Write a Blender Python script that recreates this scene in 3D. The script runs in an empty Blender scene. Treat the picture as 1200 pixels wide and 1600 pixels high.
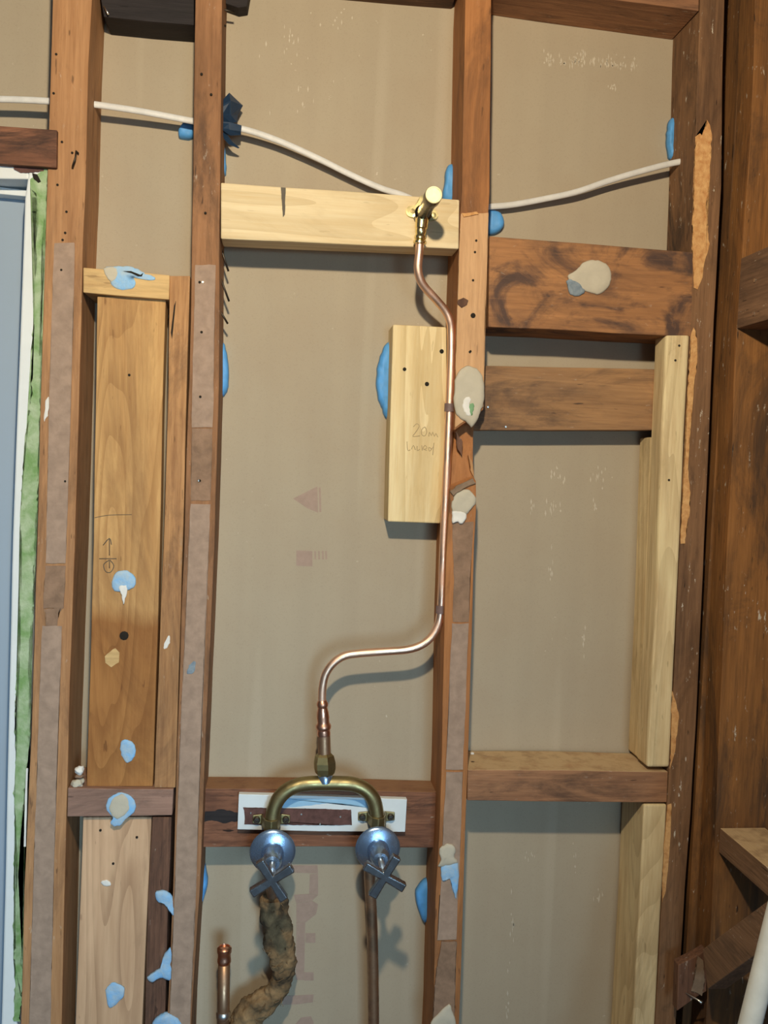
import bpy, bmesh, math, random
from mathutils import Vector, Matrix, noise

# ------------------------------------------------------------------ camera
sc = bpy.context.scene
YAW, PITCH, ROLL, F = math.radians(6.55), math.radians(-3.02), math.radians(-2.28), 1400.0
CAM = Vector((0.0, -1.515, 1.6))
_f = Vector((math.sin(YAW) * math.cos(PITCH), math.cos(YAW) * math.cos(PITCH), math.sin(PITCH)))
_r = Vector((math.cos(YAW), -math.sin(YAW), 0.0))
_d = _f.cross(_r)
RIGHT = math.cos(ROLL) * _r + math.sin(ROLL) * _d
DOWN = -math.sin(ROLL) * _r + math.cos(ROLL) * _d
cd = bpy.data.cameras.new('camera')
cam = bpy.data.objects.new('camera', cd)
sc.collection.objects.link(cam)
m = Matrix((RIGHT, -DOWN, -_f)).transposed().to_4x4()
m.translation = CAM
cam.matrix_world = m
cd.sensor_fit = 'VERTICAL'
cd.sensor_height = 36.0
cd.lens = 36.0 * F / 1600.0
cd.clip_start = 0.02
sc.camera = cam

# ------------------------------------------------------------------ light
w = bpy.data.worlds.new('world')
sc.world = w
w.use_nodes = True
w.node_tree.nodes['Background'].inputs[0].default_value = (0.72, 0.84, 1.0, 1)
w.node_tree.nodes['Background'].inputs[1].default_value = 0.075


def light(name, kind, loc, energy, col, **kw):
    l = bpy.data.lights.new(name, kind)
    l.energy = energy
    l.color = col
    for k, v in kw.items():
        setattr(l, k, v)
    o = bpy.data.objects.new(name, l)
    o.location = loc
    sc.collection.objects.link(o)
    return o


light('work_lamp', 'POINT', (-0.01, -1.27, 2.19), 64.0, (1.0, 0.84, 0.59), shadow_soft_size=0.025)
win = light('window_daylight', 'AREA', (0.45, -3.3, 1.25), 5.0, (0.52, 0.80, 1.0), shape='RECTANGLE', size=0.9, size_y=1.0, spread=math.radians(50))
win.rotation_euler = (Vector((-0.45, 0, 0.9)) - win.location).to_track_quat('-Z', 'Y').to_euler()

sc.view_settings.view_transform = 'Standard'
sc.view_settings.look = 'None'
sc.view_settings.exposure = 0.0
sc.view_settings.gamma = 1.0
sc.view_settings.use_curve_mapping = False

rnd = random.Random(7)


# ------------------------------------------------------------------ helpers
def P(x, y, Y):
    """the point of the plane at depth Y that the pixel shows"""
    d = RIGHT * ((x - 600) / F) + DOWN * ((y - 800) / F) + _f
    return CAM + d * ((Y - CAM.y) / d.y)


def PX(x, y, X):
    d = RIGHT * ((x - 600) / F) + DOWN * ((y - 800) / F) + _f
    return CAM + d * ((X - CAM.x) / d.x)


WORLD = {}


def tag(o, label=None, cat=None, group=None, kind=None):
    if label:
        o['label'] = label
    if cat:
        o['category'] = cat
    if group:
        o['group'] = group
    if kind:
        o['kind'] = kind
    return o


def empty(name, loc):
    o = bpy.data.objects.new(name, None)
    o.location = loc
    o.empty_display_size = 0.02
    sc.collection.objects.link(o)
    WORLD[o.name] = Vector(loc)
    return o


def link(name, me, mat, parent=None, origin=None, bevel=0.0, seg=2):
    """one mesh object; the mesh is given in world space, origin set at its base"""
    vs = [v.co for v in me.vertices]
    lo = Vector((min(v.x for v in vs), min(v.y for v in vs), min(v.z for v in vs)))
    hi = Vector((max(v.x for v in vs), max(v.y for v in vs), max(v.z for v in vs)))
    if origin is None:
        origin = Vector(((lo.x + hi.x) / 2, (lo.y + hi.y) / 2, lo.z))
    me.transform(Matrix.Translation(-origin))
    o = bpy.data.objects.new(name, me)
    sc.collection.objects.link(o)
    me.materials.append(mat)
    if parent is not None:
        o.parent = parent
        o.location = origin - WORLD[parent.name]
    else:
        o.location = origin
    WORLD[o.name] = origin
    if bevel:
        b = o.modifiers.new('bevel', 'BEVEL')
        b.width = bevel
        b.segments = seg
        b.limit_method = 'ANGLE'
        b.angle_limit = math.radians(40)
        b.harden_normals = False
    return o


def mesh(name, verts, faces, smooth=False):
    me = bpy.data.meshes.new(name)
    me.from_pydata([tuple(v) for v in verts], [], faces)
    bm = bmesh.new()
    bm.from_mesh(me)
    bmesh.ops.recalc_face_normals(bm, faces=bm.faces)
    bm.to_mesh(me)
    bm.free()
    if smooth:
        for p in me.polygons:
            p.use_smooth = True
    return me


def prism(name, rings, mat, parent=None, bevel=0.0012, jit=0.0005, step=0.05, seed=0):
    """swept four-cornered timber: rings of 4 corners, resampled and made slightly uneven"""
    out = []
    for i in range(len(rings) - 1):
        a, b = rings[i], rings[i + 1]
        L = max((b[k] - a[k]).length for k in range(4))
        n = max(1, int(L / step))
        for j in range(n):
            t = j / n
            out.append([a[k].lerp(b[k], t) for k in range(4)])
    out.append([v.copy() for v in rings[-1]])
    vs, fs = [], []
    for i, r in enumerate(out):
        for k, v in enumerate(r):
            if 0 < i < len(out) - 1 and jit:
                q = v * 9.0 + Vector((k * 17.3 + seed * 3.1, seed, 0))
                v = v + noise.noise_vector(q) * jit * 2
            vs.append(v)
    for i in range(len(out) - 1):
        for k in range(4):
            a = i * 4 + k
            b = i * 4 + (k + 1) % 4
            fs.append((a, b, b + 4, a + 4))
    fs.append((0, 1, 2, 3))
    e = (len(out) - 1) * 4
    fs.append((e, e + 1, e + 2, e + 3))
    return link(name, mesh(name, vs, fs), mat, parent, bevel=bevel)


def timber(name, pairs, Yf, Yb, mat, parent=None, top=None, bottom=None, **kw):
    """pairs: pixel pairs of the two long edges of the front face (one entry per cross-section)"""
    rings = []
    for p in pairs:
        yf = p[2] if len(p) > 2 else Yf
        a, b = P(p[0][0], p[0][1], yf), P(p[1][0], p[1][1], yf)
        rings.append([a, b, Vector((b.x, Yb, b.z)), Vector((a.x, Yb, a.z))])
    if top is not None:
        r = [v.copy() for v in rings[0]]
        dz = top - r[0].z
        rings.insert(0, [Vector((v.x + 0.01 * dz, v.y, top)) for v in r])
    if bottom is not None:
        r = [v.copy() for v in rings[-1]]
        rings.append([Vector((v.x, v.y, bottom)) for v in r])
    return prism(name, rings, mat, parent, **kw)


def vpairs(left, right, ys):
    def at(pl, y):
        for i in range(len(pl) - 1):
            (x0, y0), (x1, y1) = pl[i], pl[i + 1]
            if y <= y1 or i == len(pl) - 2:
                return x0 + (x1 - x0) * (y - y0) / (y1 - y0)
    return [((at(left, y), y), (at(right, y), y)) for y in ys]


def box(name, lo, hi, mat, parent=None, bevel=0.001):
    x0, y0, z0 = lo
    x1, y1, z1 = hi
    vs = [(x, y, z) for z in (z0, z1) for y in (y0, y1) for x in (x0, x1)]
    fs = [(0, 1, 3, 2), (4, 5, 7, 6), (0, 1, 5, 4), (2, 3, 7, 6), (0, 2, 6, 4), (1, 3, 7, 5)]
    return link(name, mesh(name, vs, fs), mat, parent, bevel=bevel)


def rag(poly, step=4.0, amt=1.0, closed=True):
    out = []
    n = len(poly)
    for i in range(n if closed else n - 1):
        a, b = poly[i], poly[(i + 1) % n]
        L = math.hypot(b[0] - a[0], b[1] - a[1])
        k = max(1, int(L / step))
        for j in range(k):
            t = j / k
            out.append((a[0] + (b[0] - a[0]) * t + rnd.uniform(-amt, amt), a[1] + (b[1] - a[1]) * t + rnd.uniform(-amt, amt)))
    return out


def sheet(name, poly, Y, t, mat, parent=None, ragged=0.0, step=4.0, curl=0.0, label=None):
    """thin traced layer lying on the plane Y, t thick"""
    if ragged:
        poly = rag(poly, step, ragged)
    back = [P(x, y, Y) for x, y in poly]
    bm = bmesh.new()
    vb = [bm.verts.new(v) for v in back]
    vf = [bm.verts.new(v + Vector((0, -t - (rnd.random() * curl if curl else 0), 0))) for v in back]
    n = len(vb)
    bm.faces.new(vf)
    bm.faces.new(list(reversed(vb)))
    for i in range(n):
        bm.faces.new((vb[i], vb[(i + 1) % n], vf[(i + 1) % n], vf[i]))
    bmesh.ops.triangulate(bm, faces=[f for f in bm.faces if len(f.verts) > 4])
    bmesh.ops.recalc_face_normals(bm, faces=bm.faces)
    me = bpy.data.meshes.new(name)
    bm.to_mesh(me)
    bm.free()
    o = link(name, me, mat, parent)
    if label:
        o['label'] = label
    return o


def smoothpoly(poly, k=4):
    n = len(poly)
    out = []
    for i in range(n):
        p0, p1, p2, p3 = (Vector(poly[(i + j - 1) % n]) for j in range(4))
        for s in range(k):
            t = s / k
            out.append(0.5 * ((2 * p1) + (p2 - p0) * t + (2 * p0 - 5 * p1 + 4 * p2 - p3) * t * t + (3 * p1 - p0 - 3 * p2 + p3) * t ** 3))
    return out


def daub(name, poly, Y, h, mat, parent=None, label=None, k=4, rough=0.45, wob=1.6):
    """a thick blob of compound with a domed, uneven surface"""
    pts = [P(v[0] + noise.noise(Vector((v[0] * 0.21, v[1] * 0.21, 3.7))) * wob + rnd.uniform(-0.25, 0.25) * wob, v[1] + noise.noise(Vector((v[0] * 0.21, v[1] * 0.21, 9.1))) * wob, Y) for v in smoothpoly(poly, k)]
    c = sum(pts, Vector()) / len(pts)
    n = len(pts)
    vs, fs = [], []
    lv = [(1.0, 0.0), (0.98, 0.45), (0.9, 0.8), (0.65, 1.0), (0.35, 0.95)]
    for s, u in lv:
        for p in pts:
            q = c + (p - c) * s
            dz = noise.noise(q * 70) * rough * h if u else 0
            vs.append(q + Vector((0, -h * u - dz, 0)))
    vs.append(c + Vector((0, -h, 0)))
    for r in range(len(lv) - 1):
        for i in range(n):
            a, b = r * n + i, r * n + (i + 1) % n
            fs.append((a, b, b + n, a + n))
    e = (len(lv) - 1) * n
    for i in range(n):
        fs.append((e + i, e + (i + 1) % n, len(vs) - 1))
    fs.append(tuple(range(n)))
    o = link(name, mesh(name, vs, fs, True), mat, parent)
    if label:
        o['label'] = label
    return o


def spline(pts, k=8):
    out = []
    n = len(pts)
    for i in range(n - 1):
        p0 = pts[max(i - 1, 0)]
        p1, p2 = pts[i], pts[i + 1]
        p3 = pts[min(i + 2, n - 1)]
        for s in range(k):
            t = s / k
            out.append(0.5 * ((2 * p1) + (p2 - p0) * t + (2 * p0 - 5 * p1 + 4 * p2 - p3) * t * t + (3 * p1 - p0 - 3 * p2 + p3) * t ** 3))
    out.append(pts[-1].copy())
    return out


def tube_mesh(name, path, r, seg=16, flat=1.0, lump=0.0, up=Vector((0, 0, 1)), rfun=None):
    vs, fs = [], []
    n = len(path)
    prev = None
    for i, p in enumerate(path):
        t = (path[min(i + 1, n - 1)] - path[max(i - 1, 0)]).normalized()
        if prev is None:
            a = up - t * up.dot(t)
            if a.length < 1e-3:
                a = Vector((1, 0, 0)) - t * t.x
            a.normalize()
        else:
            a = (prev - t * prev.dot(t)).normalized()
        prev = a
        b = t.cross(a)
        rr = rfun(i / (n - 1)) if rfun else r
        for s in range(seg):
            g = 2 * math.pi * s / seg
            v = p + a * math.cos(g) * rr + b * math.sin(g) * rr * flat
            if lump:
                v = v + (v - p).normalized() * (noise.noise(v * 55) * lump + noise.noise(v * 160) * lump * 0.5)
            vs.append(v)
    for i in range(n - 1):
        for s in range(seg):
            a, b = i * seg + s, i * seg + (s + 1) % seg
            fs.append((a, b, b + seg, a + seg))
    fs.append(tuple(range(seg)))
    fs.append(tuple(range((n - 1) * seg, n * seg)))
    me = mesh(name, vs, fs)
    for p in me.polygons:
        p.use_smooth = len(p.vertices) == 4
    return me


def tube(name, path, r, mat, parent=None, **kw):
    return link(name, tube_mesh(name, path, r, **kw), mat, parent)


def lathe(name, prof, origin, axis, mat, parent=None, seg=32, smooth=True):
    axis = Vector(axis).normalized()
    a = axis.orthogonal().normalized()
    b = axis.cross(a)
    vs, fs = [], []
    for r, t in prof:
        for s in range(seg):
            g = 2 * math.pi * s / seg
            vs.append(origin + axis * t + (a * math.cos(g) + b * math.sin(g)) * max(r, 1e-5))
    for i in range(len(prof) - 1):
        for s in range(seg):
            p, q = i * seg + s, i * seg + (s + 1) % seg
            fs.append((p, q, q + seg, p + seg))
    fs.append(tuple(range(seg)))
    fs.append(tuple(range((len(prof) - 1) * seg, len(prof) * seg)))
    me = mesh(name, vs, fs)
    if smooth:
        for p in me.polygons:
            p.use_smooth = True
        try:
            me.set_sharp_from_angle(angle=math.radians(35))
        except Exception:
            pass
    return link(name, me, mat, parent)


def strokes(name, lines, Y, mat, parent, r=0.0007):
    """hand-drawn pencil lines lying on the plane Y"""
    bm = bmesh.new()
    for ln in lines:
        pts = [P(x, y, Y) for x, y in ln]
        me = tube_mesh('t', spline(pts, 3) if len(pts) > 2 else pts, r, seg=5, up=Vector((0.3, 0.2, 1)))
        for v in me.vertices:
            v.co.y = Y + (v.co.y - Y) * 0.35
        bm.from_mesh(me)
        bpy.data.meshes.remove(me)
    me = bpy.data.meshes.new(name)
    bm.to_mesh(me)
    bm.free()
    return link(name, me, mat, parent)


# ------------------------------------------------------------------ materials
def lin(c):
    c = c / 255.0
    return c / 12.92 if c <= 0.04045 else ((c + 0.055) / 1.055) ** 2.4


ILL = (1.08, 0.98, 0.78)


def A(r, g, b, k=1.0):
    """surface colour from a colour seen under the warm lamp"""
    return tuple(min(0.9, lin(v) / i * k) for v, i in zip((r, g, b), ILL)) + (1.0,)


def new_mat(name):
    mt = bpy.data.materials.new(name)
    mt.use_nodes = True
    nt = mt.node_tree
    return mt, nt, nt.nodes['Principled BSDF']


def nd(nt, kind, **kw):
    n = nt.nodes.new(kind)
    for k, v in kw.items():
        if k in n.inputs:
            n.inputs[k].default_value = v
        else:
            setattr(n, k, v)
    return n


def coords(nt, scale, rot=(0, 0, 0)):
    tc = nd(nt, 'ShaderNodeTexCoord')
    oi = nd(nt, 'ShaderNodeObjectInfo')
    mul = nd(nt, 'ShaderNodeVectorMath', operation='SCALE')
    cmb = nd(nt, 'ShaderNodeCombineXYZ')
    for i, f in enumerate((1.0, 0.63, 0.37)):
        mm = nd(nt, 'ShaderNodeMath', operation='MULTIPLY')
        nt.links.new(oi.outputs['Random'], mm.inputs[0])
        mm.inputs[1].default_value = f * 7
        nt.links.new(mm.outputs[0], cmb.inputs[i])
    add = nd(nt, 'ShaderNodeVectorMath', operation='ADD')
    nt.links.new(tc.outputs['Object'], add.inputs[0])
    nt.links.new(cmb.outputs[0], add.inputs[1])
    mp = nd(nt, 'ShaderNodeMapping')
    mp.inputs['Scale'].default_value = scale
    mp.inputs['Rotation'].default_value = rot
    nt.links.new(add.outputs[0], mp.inputs['Vector'])
    return mp.outputs[0], add.outputs[0]


def mix(nt, fac, a, b, mode='MIX'):
    n = nd(nt, 'ShaderNodeMix', data_type='RGBA', blend_type=mode)
    for s, v in ((0, fac), (6, a), (7, b)):
        if isinstance(v, (int, float)):
            n.inputs[s].default_value = v
        elif isinstance(v, tuple):
            n.inputs[s].default_value = v
        else:
            nt.links.new(v, n.inputs[s])
    return n.outputs[2]


def ramp(nt, src, lo, hi, a=0.0, b=1.0):
    n = nd(nt, 'ShaderNodeMapRange')
    n.inputs[1].default_value = lo
    n.inputs[2].default_value = hi
    n.inputs[3].default_value = a
    n.inputs[4].default_value = b
    nt.links.new(src, n.inputs[0])
    return n.outputs[0]


def noise_tex(nt, vec, scale, detail=5.0, rough=0.55, dist=0.0):
    n = nd(nt, 'ShaderNodeTexNoise')
    n.inputs['Scale'].default_value = scale
    n.inputs['Detail'].default_value = detail
    n.inputs['Roughness'].default_value = rough
    n.inputs['Distortion'].default_value = dist
    nt.links.new(vec, n.inputs['Vector'])
    return n.outputs['Fac']


def wood(name, base, dark, axis='Z', blotch=0.5, blotch_col=None, rings=0.0, speck=0.0, rough=0.75, grain=0.7, bump=0.25, bscale=5.0, knots=0.0, streak=1.0, stain=None, dust=None):
    mt, nt, bs = new_mat(name)
    s = {'Z': (1, 1, 0.045), 'X': (0.045, 1, 1), 'Y': (1, 0.045, 1)}[axis]
    s2 = {'Z': (1, 1, 0.28), 'X': (0.28, 1, 1), 'Y': (1, 0.28, 1)}[axis]
    v, raw = coords(nt, s)
    v2, _ = coords(nt, s2)
    fine = noise_tex(nt, v, 210, 4, 0.65)
    mid = noise_tex(nt, v, 48, 4, 0.6, 0.4)
    c = mix(nt, ramp(nt, fine, 0.36, 0.66, 0, grain), base, dark)
    c = mix(nt, ramp(nt, mid, 0.45, 0.72, 0, 0.6 * streak), c, dark)
    if rings:
        sr = {'Z': (1, 1, 0.10), 'X': (0.10, 1, 1), 'Y': (1, 0.10, 1)}[axis]
        vr, _ = coords(nt, sr)
        cn_ = noise_tex(nt, vr, 9.0, 1.5, 0.45, 0.25)
        pm = nd(nt, 'ShaderNodeMath', operation='MULTIPLY')
        nt.links.new(cn_, pm.inputs[0])
        pm.inputs[1].default_value = 17.0
        fr_ = nd(nt, 'ShaderNodeMath', operation='FRACT')
        nt.links.new(pm.outputs[0], fr_.inputs[0])
        c = mix(nt, ramp(nt, fr_.outputs[0], 0.45, 0.95, 0, rings), c, tuple(x * 0.72 for x in dark[:3]) + (1,))
    bl = noise_tex(nt, v2, bscale, 6, 0.62, 0.8)
    bc = blotch_col if blotch_col else tuple(x * 0.42 for x in dark[:3]) + (1,)
    c = mix(nt, ramp(nt, bl, 0.48, 0.70, 0, blotch), c, bc)
    b2 = noise_tex(nt, v2, bscale * 4.5, 5, 0.65, 1.2)
    c = mix(nt, ramp(nt, b2, 0.50, 0.68, 0, blotch * 0.65), c, bc)
    lt = tuple(min(0.95, x * 1.22) for x in base[:3]) + (1,)
    b3 = noise_tex(nt, v2, bscale * 2.3, 4, 0.6, 0.6)
    c = mix(nt, ramp(nt, b3, 0.54, 0.72, 0, 0.45), c, lt)
    pores = noise_tex(nt, v, 420, 2, 0.7)
    c = mix(nt, ramp(nt, pores, 0.60, 0.72, 0, 0.35 * grain), c, bc)
    if knots:
        vk, _ = coords(nt, tuple(0.6 if q < 1 else 1 for q in s2))
        kn = noise_tex(nt, vk, 10, 7, 0.62, 2.2)
        c = mix(nt, ramp(nt, kn, 0.46, 0.62, 0, knots), c, bc)
    s3 = {'Z': (1, 1, 0.16), 'X': (0.16, 1, 1), 'Y': (1, 0.16, 1)}[axis]
    v3, _ = coords(nt, s3)
    dash = noise_tex(nt, v3, 150, 2, 0.5)
    c = mix(nt, ramp(nt, dash, 0.70, 0.74, 0, min(1.0, blotch * 1.3)), c, tuple(x * 0.5 for x in bc[:3]) + (1,))
    grime = noise_tex(nt, v2, bscale * 1.4, 8, 0.72, 1.6)
    gc = tuple(x * 0.55 + 0.012 for x in bc[:3]) + (1,)
    c = mix(nt, ramp(nt, grime, 0.50, 0.64, 0, min(0.9, blotch * 1.1)), c, gc)
    scr = noise_tex(nt, v, 90, 6, 0.75, 0.8)
    c = mix(nt, ramp(nt, scr, 0.56, 0.66, 0, 0.5 * blotch), c, lt)
    if stain:
        sx_ = nd(nt, 'ShaderNodeSeparateXYZ')
        tc_ = nd(nt, 'ShaderNodeTexCoord')
        nt.links.new(tc_.outputs['Object'], sx_.inputs[0])
        wob = noise_tex(nt, v2, 9, 3, 0.6)
        ad = nd(nt, 'ShaderNodeMath', operation='MULTIPLY_ADD')
        nt.links.new(wob, ad.inputs[0])
        ad.inputs[1].default_value = 0.06
        nt.links.new(sx_.outputs[2], ad.inputs[2])
        c = mix(nt, ramp(nt, ad.outputs[0], stain[0], stain[0] + 0.03, 0.95, 0.0), c, stain[1], 'MULTIPLY')
    if dust:
        ge = nd(nt, 'ShaderNodeNewGeometry')
        sz_ = nd(nt, 'ShaderNodeSeparateXYZ')
        nt.links.new(ge.outputs['True Normal'], sz_.inputs[0])
        f1_ = ramp(nt, sz_.outputs[2], 0.7, 0.9)
        f2_ = ramp(nt, noise_tex(nt, raw, 30, 5, 0.65), 0.30, 0.55, 0.35, 1.0)
        mq = nd(nt, 'ShaderNodeMath', operation='MULTIPLY')
        nt.links.new(f1_, mq.inputs[0])
        nt.links.new(f2_, mq.inputs[1])
        c = mix(nt, mq.outputs[0], c, dust)
    if speck:
        vs_, _ = coords(nt, {'Z': (1, 1, 0.35), 'X': (0.35, 1, 1), 'Y': (1, 0.35, 1)}[axis])
        sp = noise_tex(nt, vs_, 150, 4, 0.65)
        sp2 = noise_tex(nt, raw, 14, 2, 0.5)
        f1 = ramp(nt, sp, 0.63, 0.70)
        f2 = ramp(nt, sp2, 0.46, 0.62)
        mm = nd(nt, 'ShaderNodeMath', operation='MULTIPLY')
        nt.links.new(f1, mm.inputs[0])
        nt.links.new(f2, mm.inputs[1])
        m2 = nd(nt, 'ShaderNodeMath', operation='MULTIPLY')
        nt.links.new(mm.outputs[0], m2.inputs[0])
        m2.inputs[1].default_value = speck
        c = mix(nt, m2.outputs[0], c, (0.62, 0.56, 0.47, 1))
    nt.links.new(c, bs.inputs['Base Color'])
    bs.inputs['Roughness'].default_value = rough
    bs.inputs['Specular IOR Level'].default_value = 0.3
    bp = nd(nt, 'ShaderNodeBump')
    bp.inputs['Strength'].default_value = bump
    bp.inputs['Distance'].default_value = 0.004
    nt.links.new(fine, bp.inputs['Height'])
    nt.links.new(bp.outputs[0], bs.inputs['Normal'])
    return mt


def plain(name, col, rough=0.6, metal=0.0, var=0.12, scale=40.0, bump=0.0, dark=None, spec=0.4):
    mt, nt, bs = new_mat(name)
    v, raw = coords(nt, (1, 1, 1))
    n = noise_tex(nt, raw, scale, 5, 0.6, 0.3)
    d = dark if dark else tuple(x * (1 - var * 2.2) for x in col[:3]) + (1,)
    c = mix(nt, ramp(nt, n, 0.35, 0.7), col, d)
    nt.links.new(c, bs.inputs['Base Color'])
    bs.inputs['Roughness'].default_value = rough
    bs.inputs['Metallic'].default_value = metal
    bs.inputs['Specular IOR Level'].default_value = spec
    if bump:
        bp = nd(nt, 'ShaderNodeBump')
        bp.inputs['Strength'].default_value = bump
        bp.inputs['Distance'].default_value = 0.003
        nt.links.new(noise_tex(nt, raw, scale * 3, 4, 0.6), bp.inputs['Height'])
        nt.links.new(bp.outputs[0], bs.inputs['Normal'])
    return mt


def board_mat():
    mt, nt, bs = new_mat('plasterboard_paper')
    tc = nd(nt, 'ShaderNodeTexCoord')
    raw = tc.outputs['Object']
    mp = nd(nt, 'ShaderNodeMapping')
    mp.inputs['Scale'].default_value = (1, 1, 0.03)
    nt.links.new(raw, mp.inputs['Vector'])
    base, d2 = A(184, 164, 130), A(168, 149, 118)
    c = mix(nt, ramp(nt, noise_tex(nt, mp.outputs[0], 26, 3, 0.5), 0.4, 0.7, 0, 0.2), base, d2)
    c = mix(nt, ramp(nt, noise_tex(nt, raw, 7, 4, 0.6), 0.42, 0.68, 0, 0.35), c, A(176, 152, 118))
    # pale rolled stripes
    c = mix(nt, ramp(nt, noise_tex(nt, mp.outputs[0], 19, 1, 0.4), 0.66, 0.72, 0, 0.22), c, A(205, 186, 152))
    # fine fibre and white plaster flecks
    c = mix(nt, ramp(nt, noise_tex(nt, raw, 420, 2, 0.6), 0.55, 0.8, 0, 0.22), c, A(140, 122, 95))
    a = ramp(nt, noise_tex(nt, raw, 95, 3, 0.65), 0.70, 0.76)
    b = ramp(nt, noise_tex(nt, raw, 5.5, 2, 0.5), 0.5, 0.62)
    mm = nd(nt, 'ShaderNodeMath', operation='MULTIPLY')
    nt.links.new(a, mm.inputs[0])
    nt.links.new(b, mm.inputs[1])
    m2 = nd(nt, 'ShaderNodeMath', operation='MULTIPLY')
    nt.links.new(mm.outputs[0], m2.inputs[0])
    m2.inputs[1].default_value = 0.55
    c = mix(nt, m2.outputs[0], c, (0.75, 0.70, 0.60, 1))
    nt.links.new(c, bs.inputs['Base Color'])
    bs.inputs['Roughness'].default_value = 0.85
    bs.inputs['Specular IOR Level'].default_value = 0.2
    return mt


def metal(name, col, rough=0.25, dark=None, scale=30, amt=0.5, met=1.0):
    mt, nt, bs = new_mat(name)
    v, raw = coords(nt, (1, 1, 1))
    n = noise_tex(nt, raw, scale, 5, 0.6, 0.4)
    d = dark if dark else tuple(x * 0.6 for x in col[:3]) + (1,)
    c = mix(nt, ramp(nt, n, 0.4, 0.7, 0, amt), col, d)
    nt.links.new(c, bs.inputs['Base Color'])
    bs.inputs['Metallic'].default_value = met
    nt.links.new(ramp(nt, n, 0.3, 0.7, rough * 0.8, min(1, rough * 1.5)), bs.inputs['Roughness'])
    return mt


M = {}
M['board'] = board_mat()
M['stud_tan'] = wood('tan_hardwood', A(198, 144, 92), A(160, 108, 64), blotch=0.5, blotch_col=A(128, 88, 56), speck=0.35, grain=0.5)
M['stud_brown'] = wood('brown_hardwood', A(166, 116, 74), A(126, 84, 50), blotch=0.6, blotch_col=A(92, 62, 40), speck=0.5, grain=0.5)
M['stud_orange'] = wood('orange_hardwood', A(186, 122, 68), A(150, 94, 50), blotch=0.45, blotch_col=A(112, 72, 42), speck=0.15, grain=0.5)
M['stud_aged'] = wood('aged_brown_hardwood', A(148, 106, 68), A(104, 72, 46), blotch=0.8, blotch_col=A(72, 50, 34), speck=1.6, grain=0.5)
M['dark_wood'] = wood('dark_wood', A(112, 78, 52), A(70, 48, 34), axis='X', blotch=0.7, speck=0.4)
M['dark_wood_v'] = wood('dark_wood_upright', A(128, 88, 62), A(86, 58, 42), axis='Z', blotch=0.5, speck=0.5)
M['mauve'] = wood('mauve_brown_wood', A(176, 134, 106), A(134, 98, 76), axis='X', blotch=0.45, blotch_col=A(104, 74, 58), speck=0.4, grain=0.4)
M['near_black'] = wood('black_wood_and_shadow', A(58, 50, 46), A(36, 31, 30), axis='X', blotch=0.5)  # near-black timber tone, also used for the shadow block
M['lintel'] = wood('red_brown_lintel', A(152, 100, 68), A(104, 66, 46), axis='X', blotch=0.8, blotch_col=A(68, 44, 32), speck=0.5, bscale=9, dust=A(150, 108, 72))
M['noggin_knot'] = wood('knotty_brown_wood', A(186, 128, 76), A(132, 88, 54), axis='X', blotch=0.5, blotch_col=A(86, 64, 52), knots=0.95, speck=0.3, bscale=6, grain=0.45)
M['noggin_plain'] = wood('brown_wood', A(182, 134, 84), A(140, 98, 60), axis='X', blotch=0.65, blotch_col=A(96, 74, 58), speck=0.25, grain=0.5, bscale=6)
DUST = A(206, 172, 122)
M['noggin_red'] = wood('red_brown_wood', A(182, 128, 84), A(134, 90, 60), axis='X', blotch=0.65, blotch_col=A(92, 64, 46), speck=0.4, dust=DUST, grain=0.5)
M['pine'] = wood('new_pine', A(238, 212, 160), A(218, 180, 118), axis='X', blotch=0.2, blotch_col=A(220, 178, 112), rings=0.35, grain=0.35, bump=0.1)
M['pine_v'] = wood('new_pine_upright', A(246, 218, 158), A(224, 182, 112), axis='Z', blotch=0.2, blotch_col=A(222, 176, 106), rings=0.45, grain=0.35, bump=0.1)
M['pine_grey'] = wood('dusty_pine_upright', A(246, 216, 156), A(216, 178, 118), axis='Z', blotch=0.35, blotch_col=A(190, 152, 98), rings=0.4, grain=0.45, bump=0.12)
M['pine_x'] = wood('old_pine', A(232, 190, 122), A(200, 152, 88), axis='X', blotch=0.35, blotch_col=A(180, 132, 78), grain=0.4, bump=0.1)
M['plank'] = wood('honey_pine_plank', A(222, 172, 104), A(188, 134, 74), axis='Z', blotch=0.45, blotch_col=A(168, 112, 62), rings=0.5, grain=0.4, bump=0.1, bscale=4, stain=(0.29, (0.62, 0.46, 0.34, 1)))
M['plank_pink'] = wood('pinkish_plank', A(222, 176, 128), A(190, 142, 98), axis='Z', blotch=0.3, blotch_col=A(176, 128, 88), rings=0.55, grain=0.35, bump=0.1, bscale=4)
M['batten_tan'] = wood('tan_batten', A(200, 146, 90), A(156, 106, 62), axis='Z', blotch=0.5, blotch_col=A(120, 80, 52), speck=0.2)
M['bared'] = wood('bared_timber', A(220, 170, 116), A(184, 132, 82), axis='Z', blotch=0.3, blotch_col=A(150, 104, 66), grain=0.4, bump=0.1)
M['red_rim'] = wood('corner_stud_wood', A(158, 104, 52), A(112, 72, 36), axis='Z', blotch=0.75, blotch_col=A(84, 58, 36), speck=0.9, streak=1.2, grain=0.5)
M['noggin_y'] = wood('side_noggin_wood', A(150, 112, 78), A(104, 76, 52), axis='Y', blotch=0.6, blotch_col=A(82, 62, 48), speck=0.8, dust=DUST)
M['paper'] = plain('lining_paper', A(178, 146, 116), 0.9, var=0.12, scale=60, bump=0.15)
M['paper_d'] = plain('lining_paper_brown', A(160, 124, 92), 0.9, var=0.16, scale=60, bump=0.2)
M['raw'] = plain('split_raw_timber', A(238, 182, 112), 0.9, var=0.14, scale=90, bump=0.5, dark=A(204, 138, 76))
M['blue'] = plain('blue_adhesive', (0.11, 0.40, 0.88, 1), 0.55, var=0.1, scale=50, bump=0.1)
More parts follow.
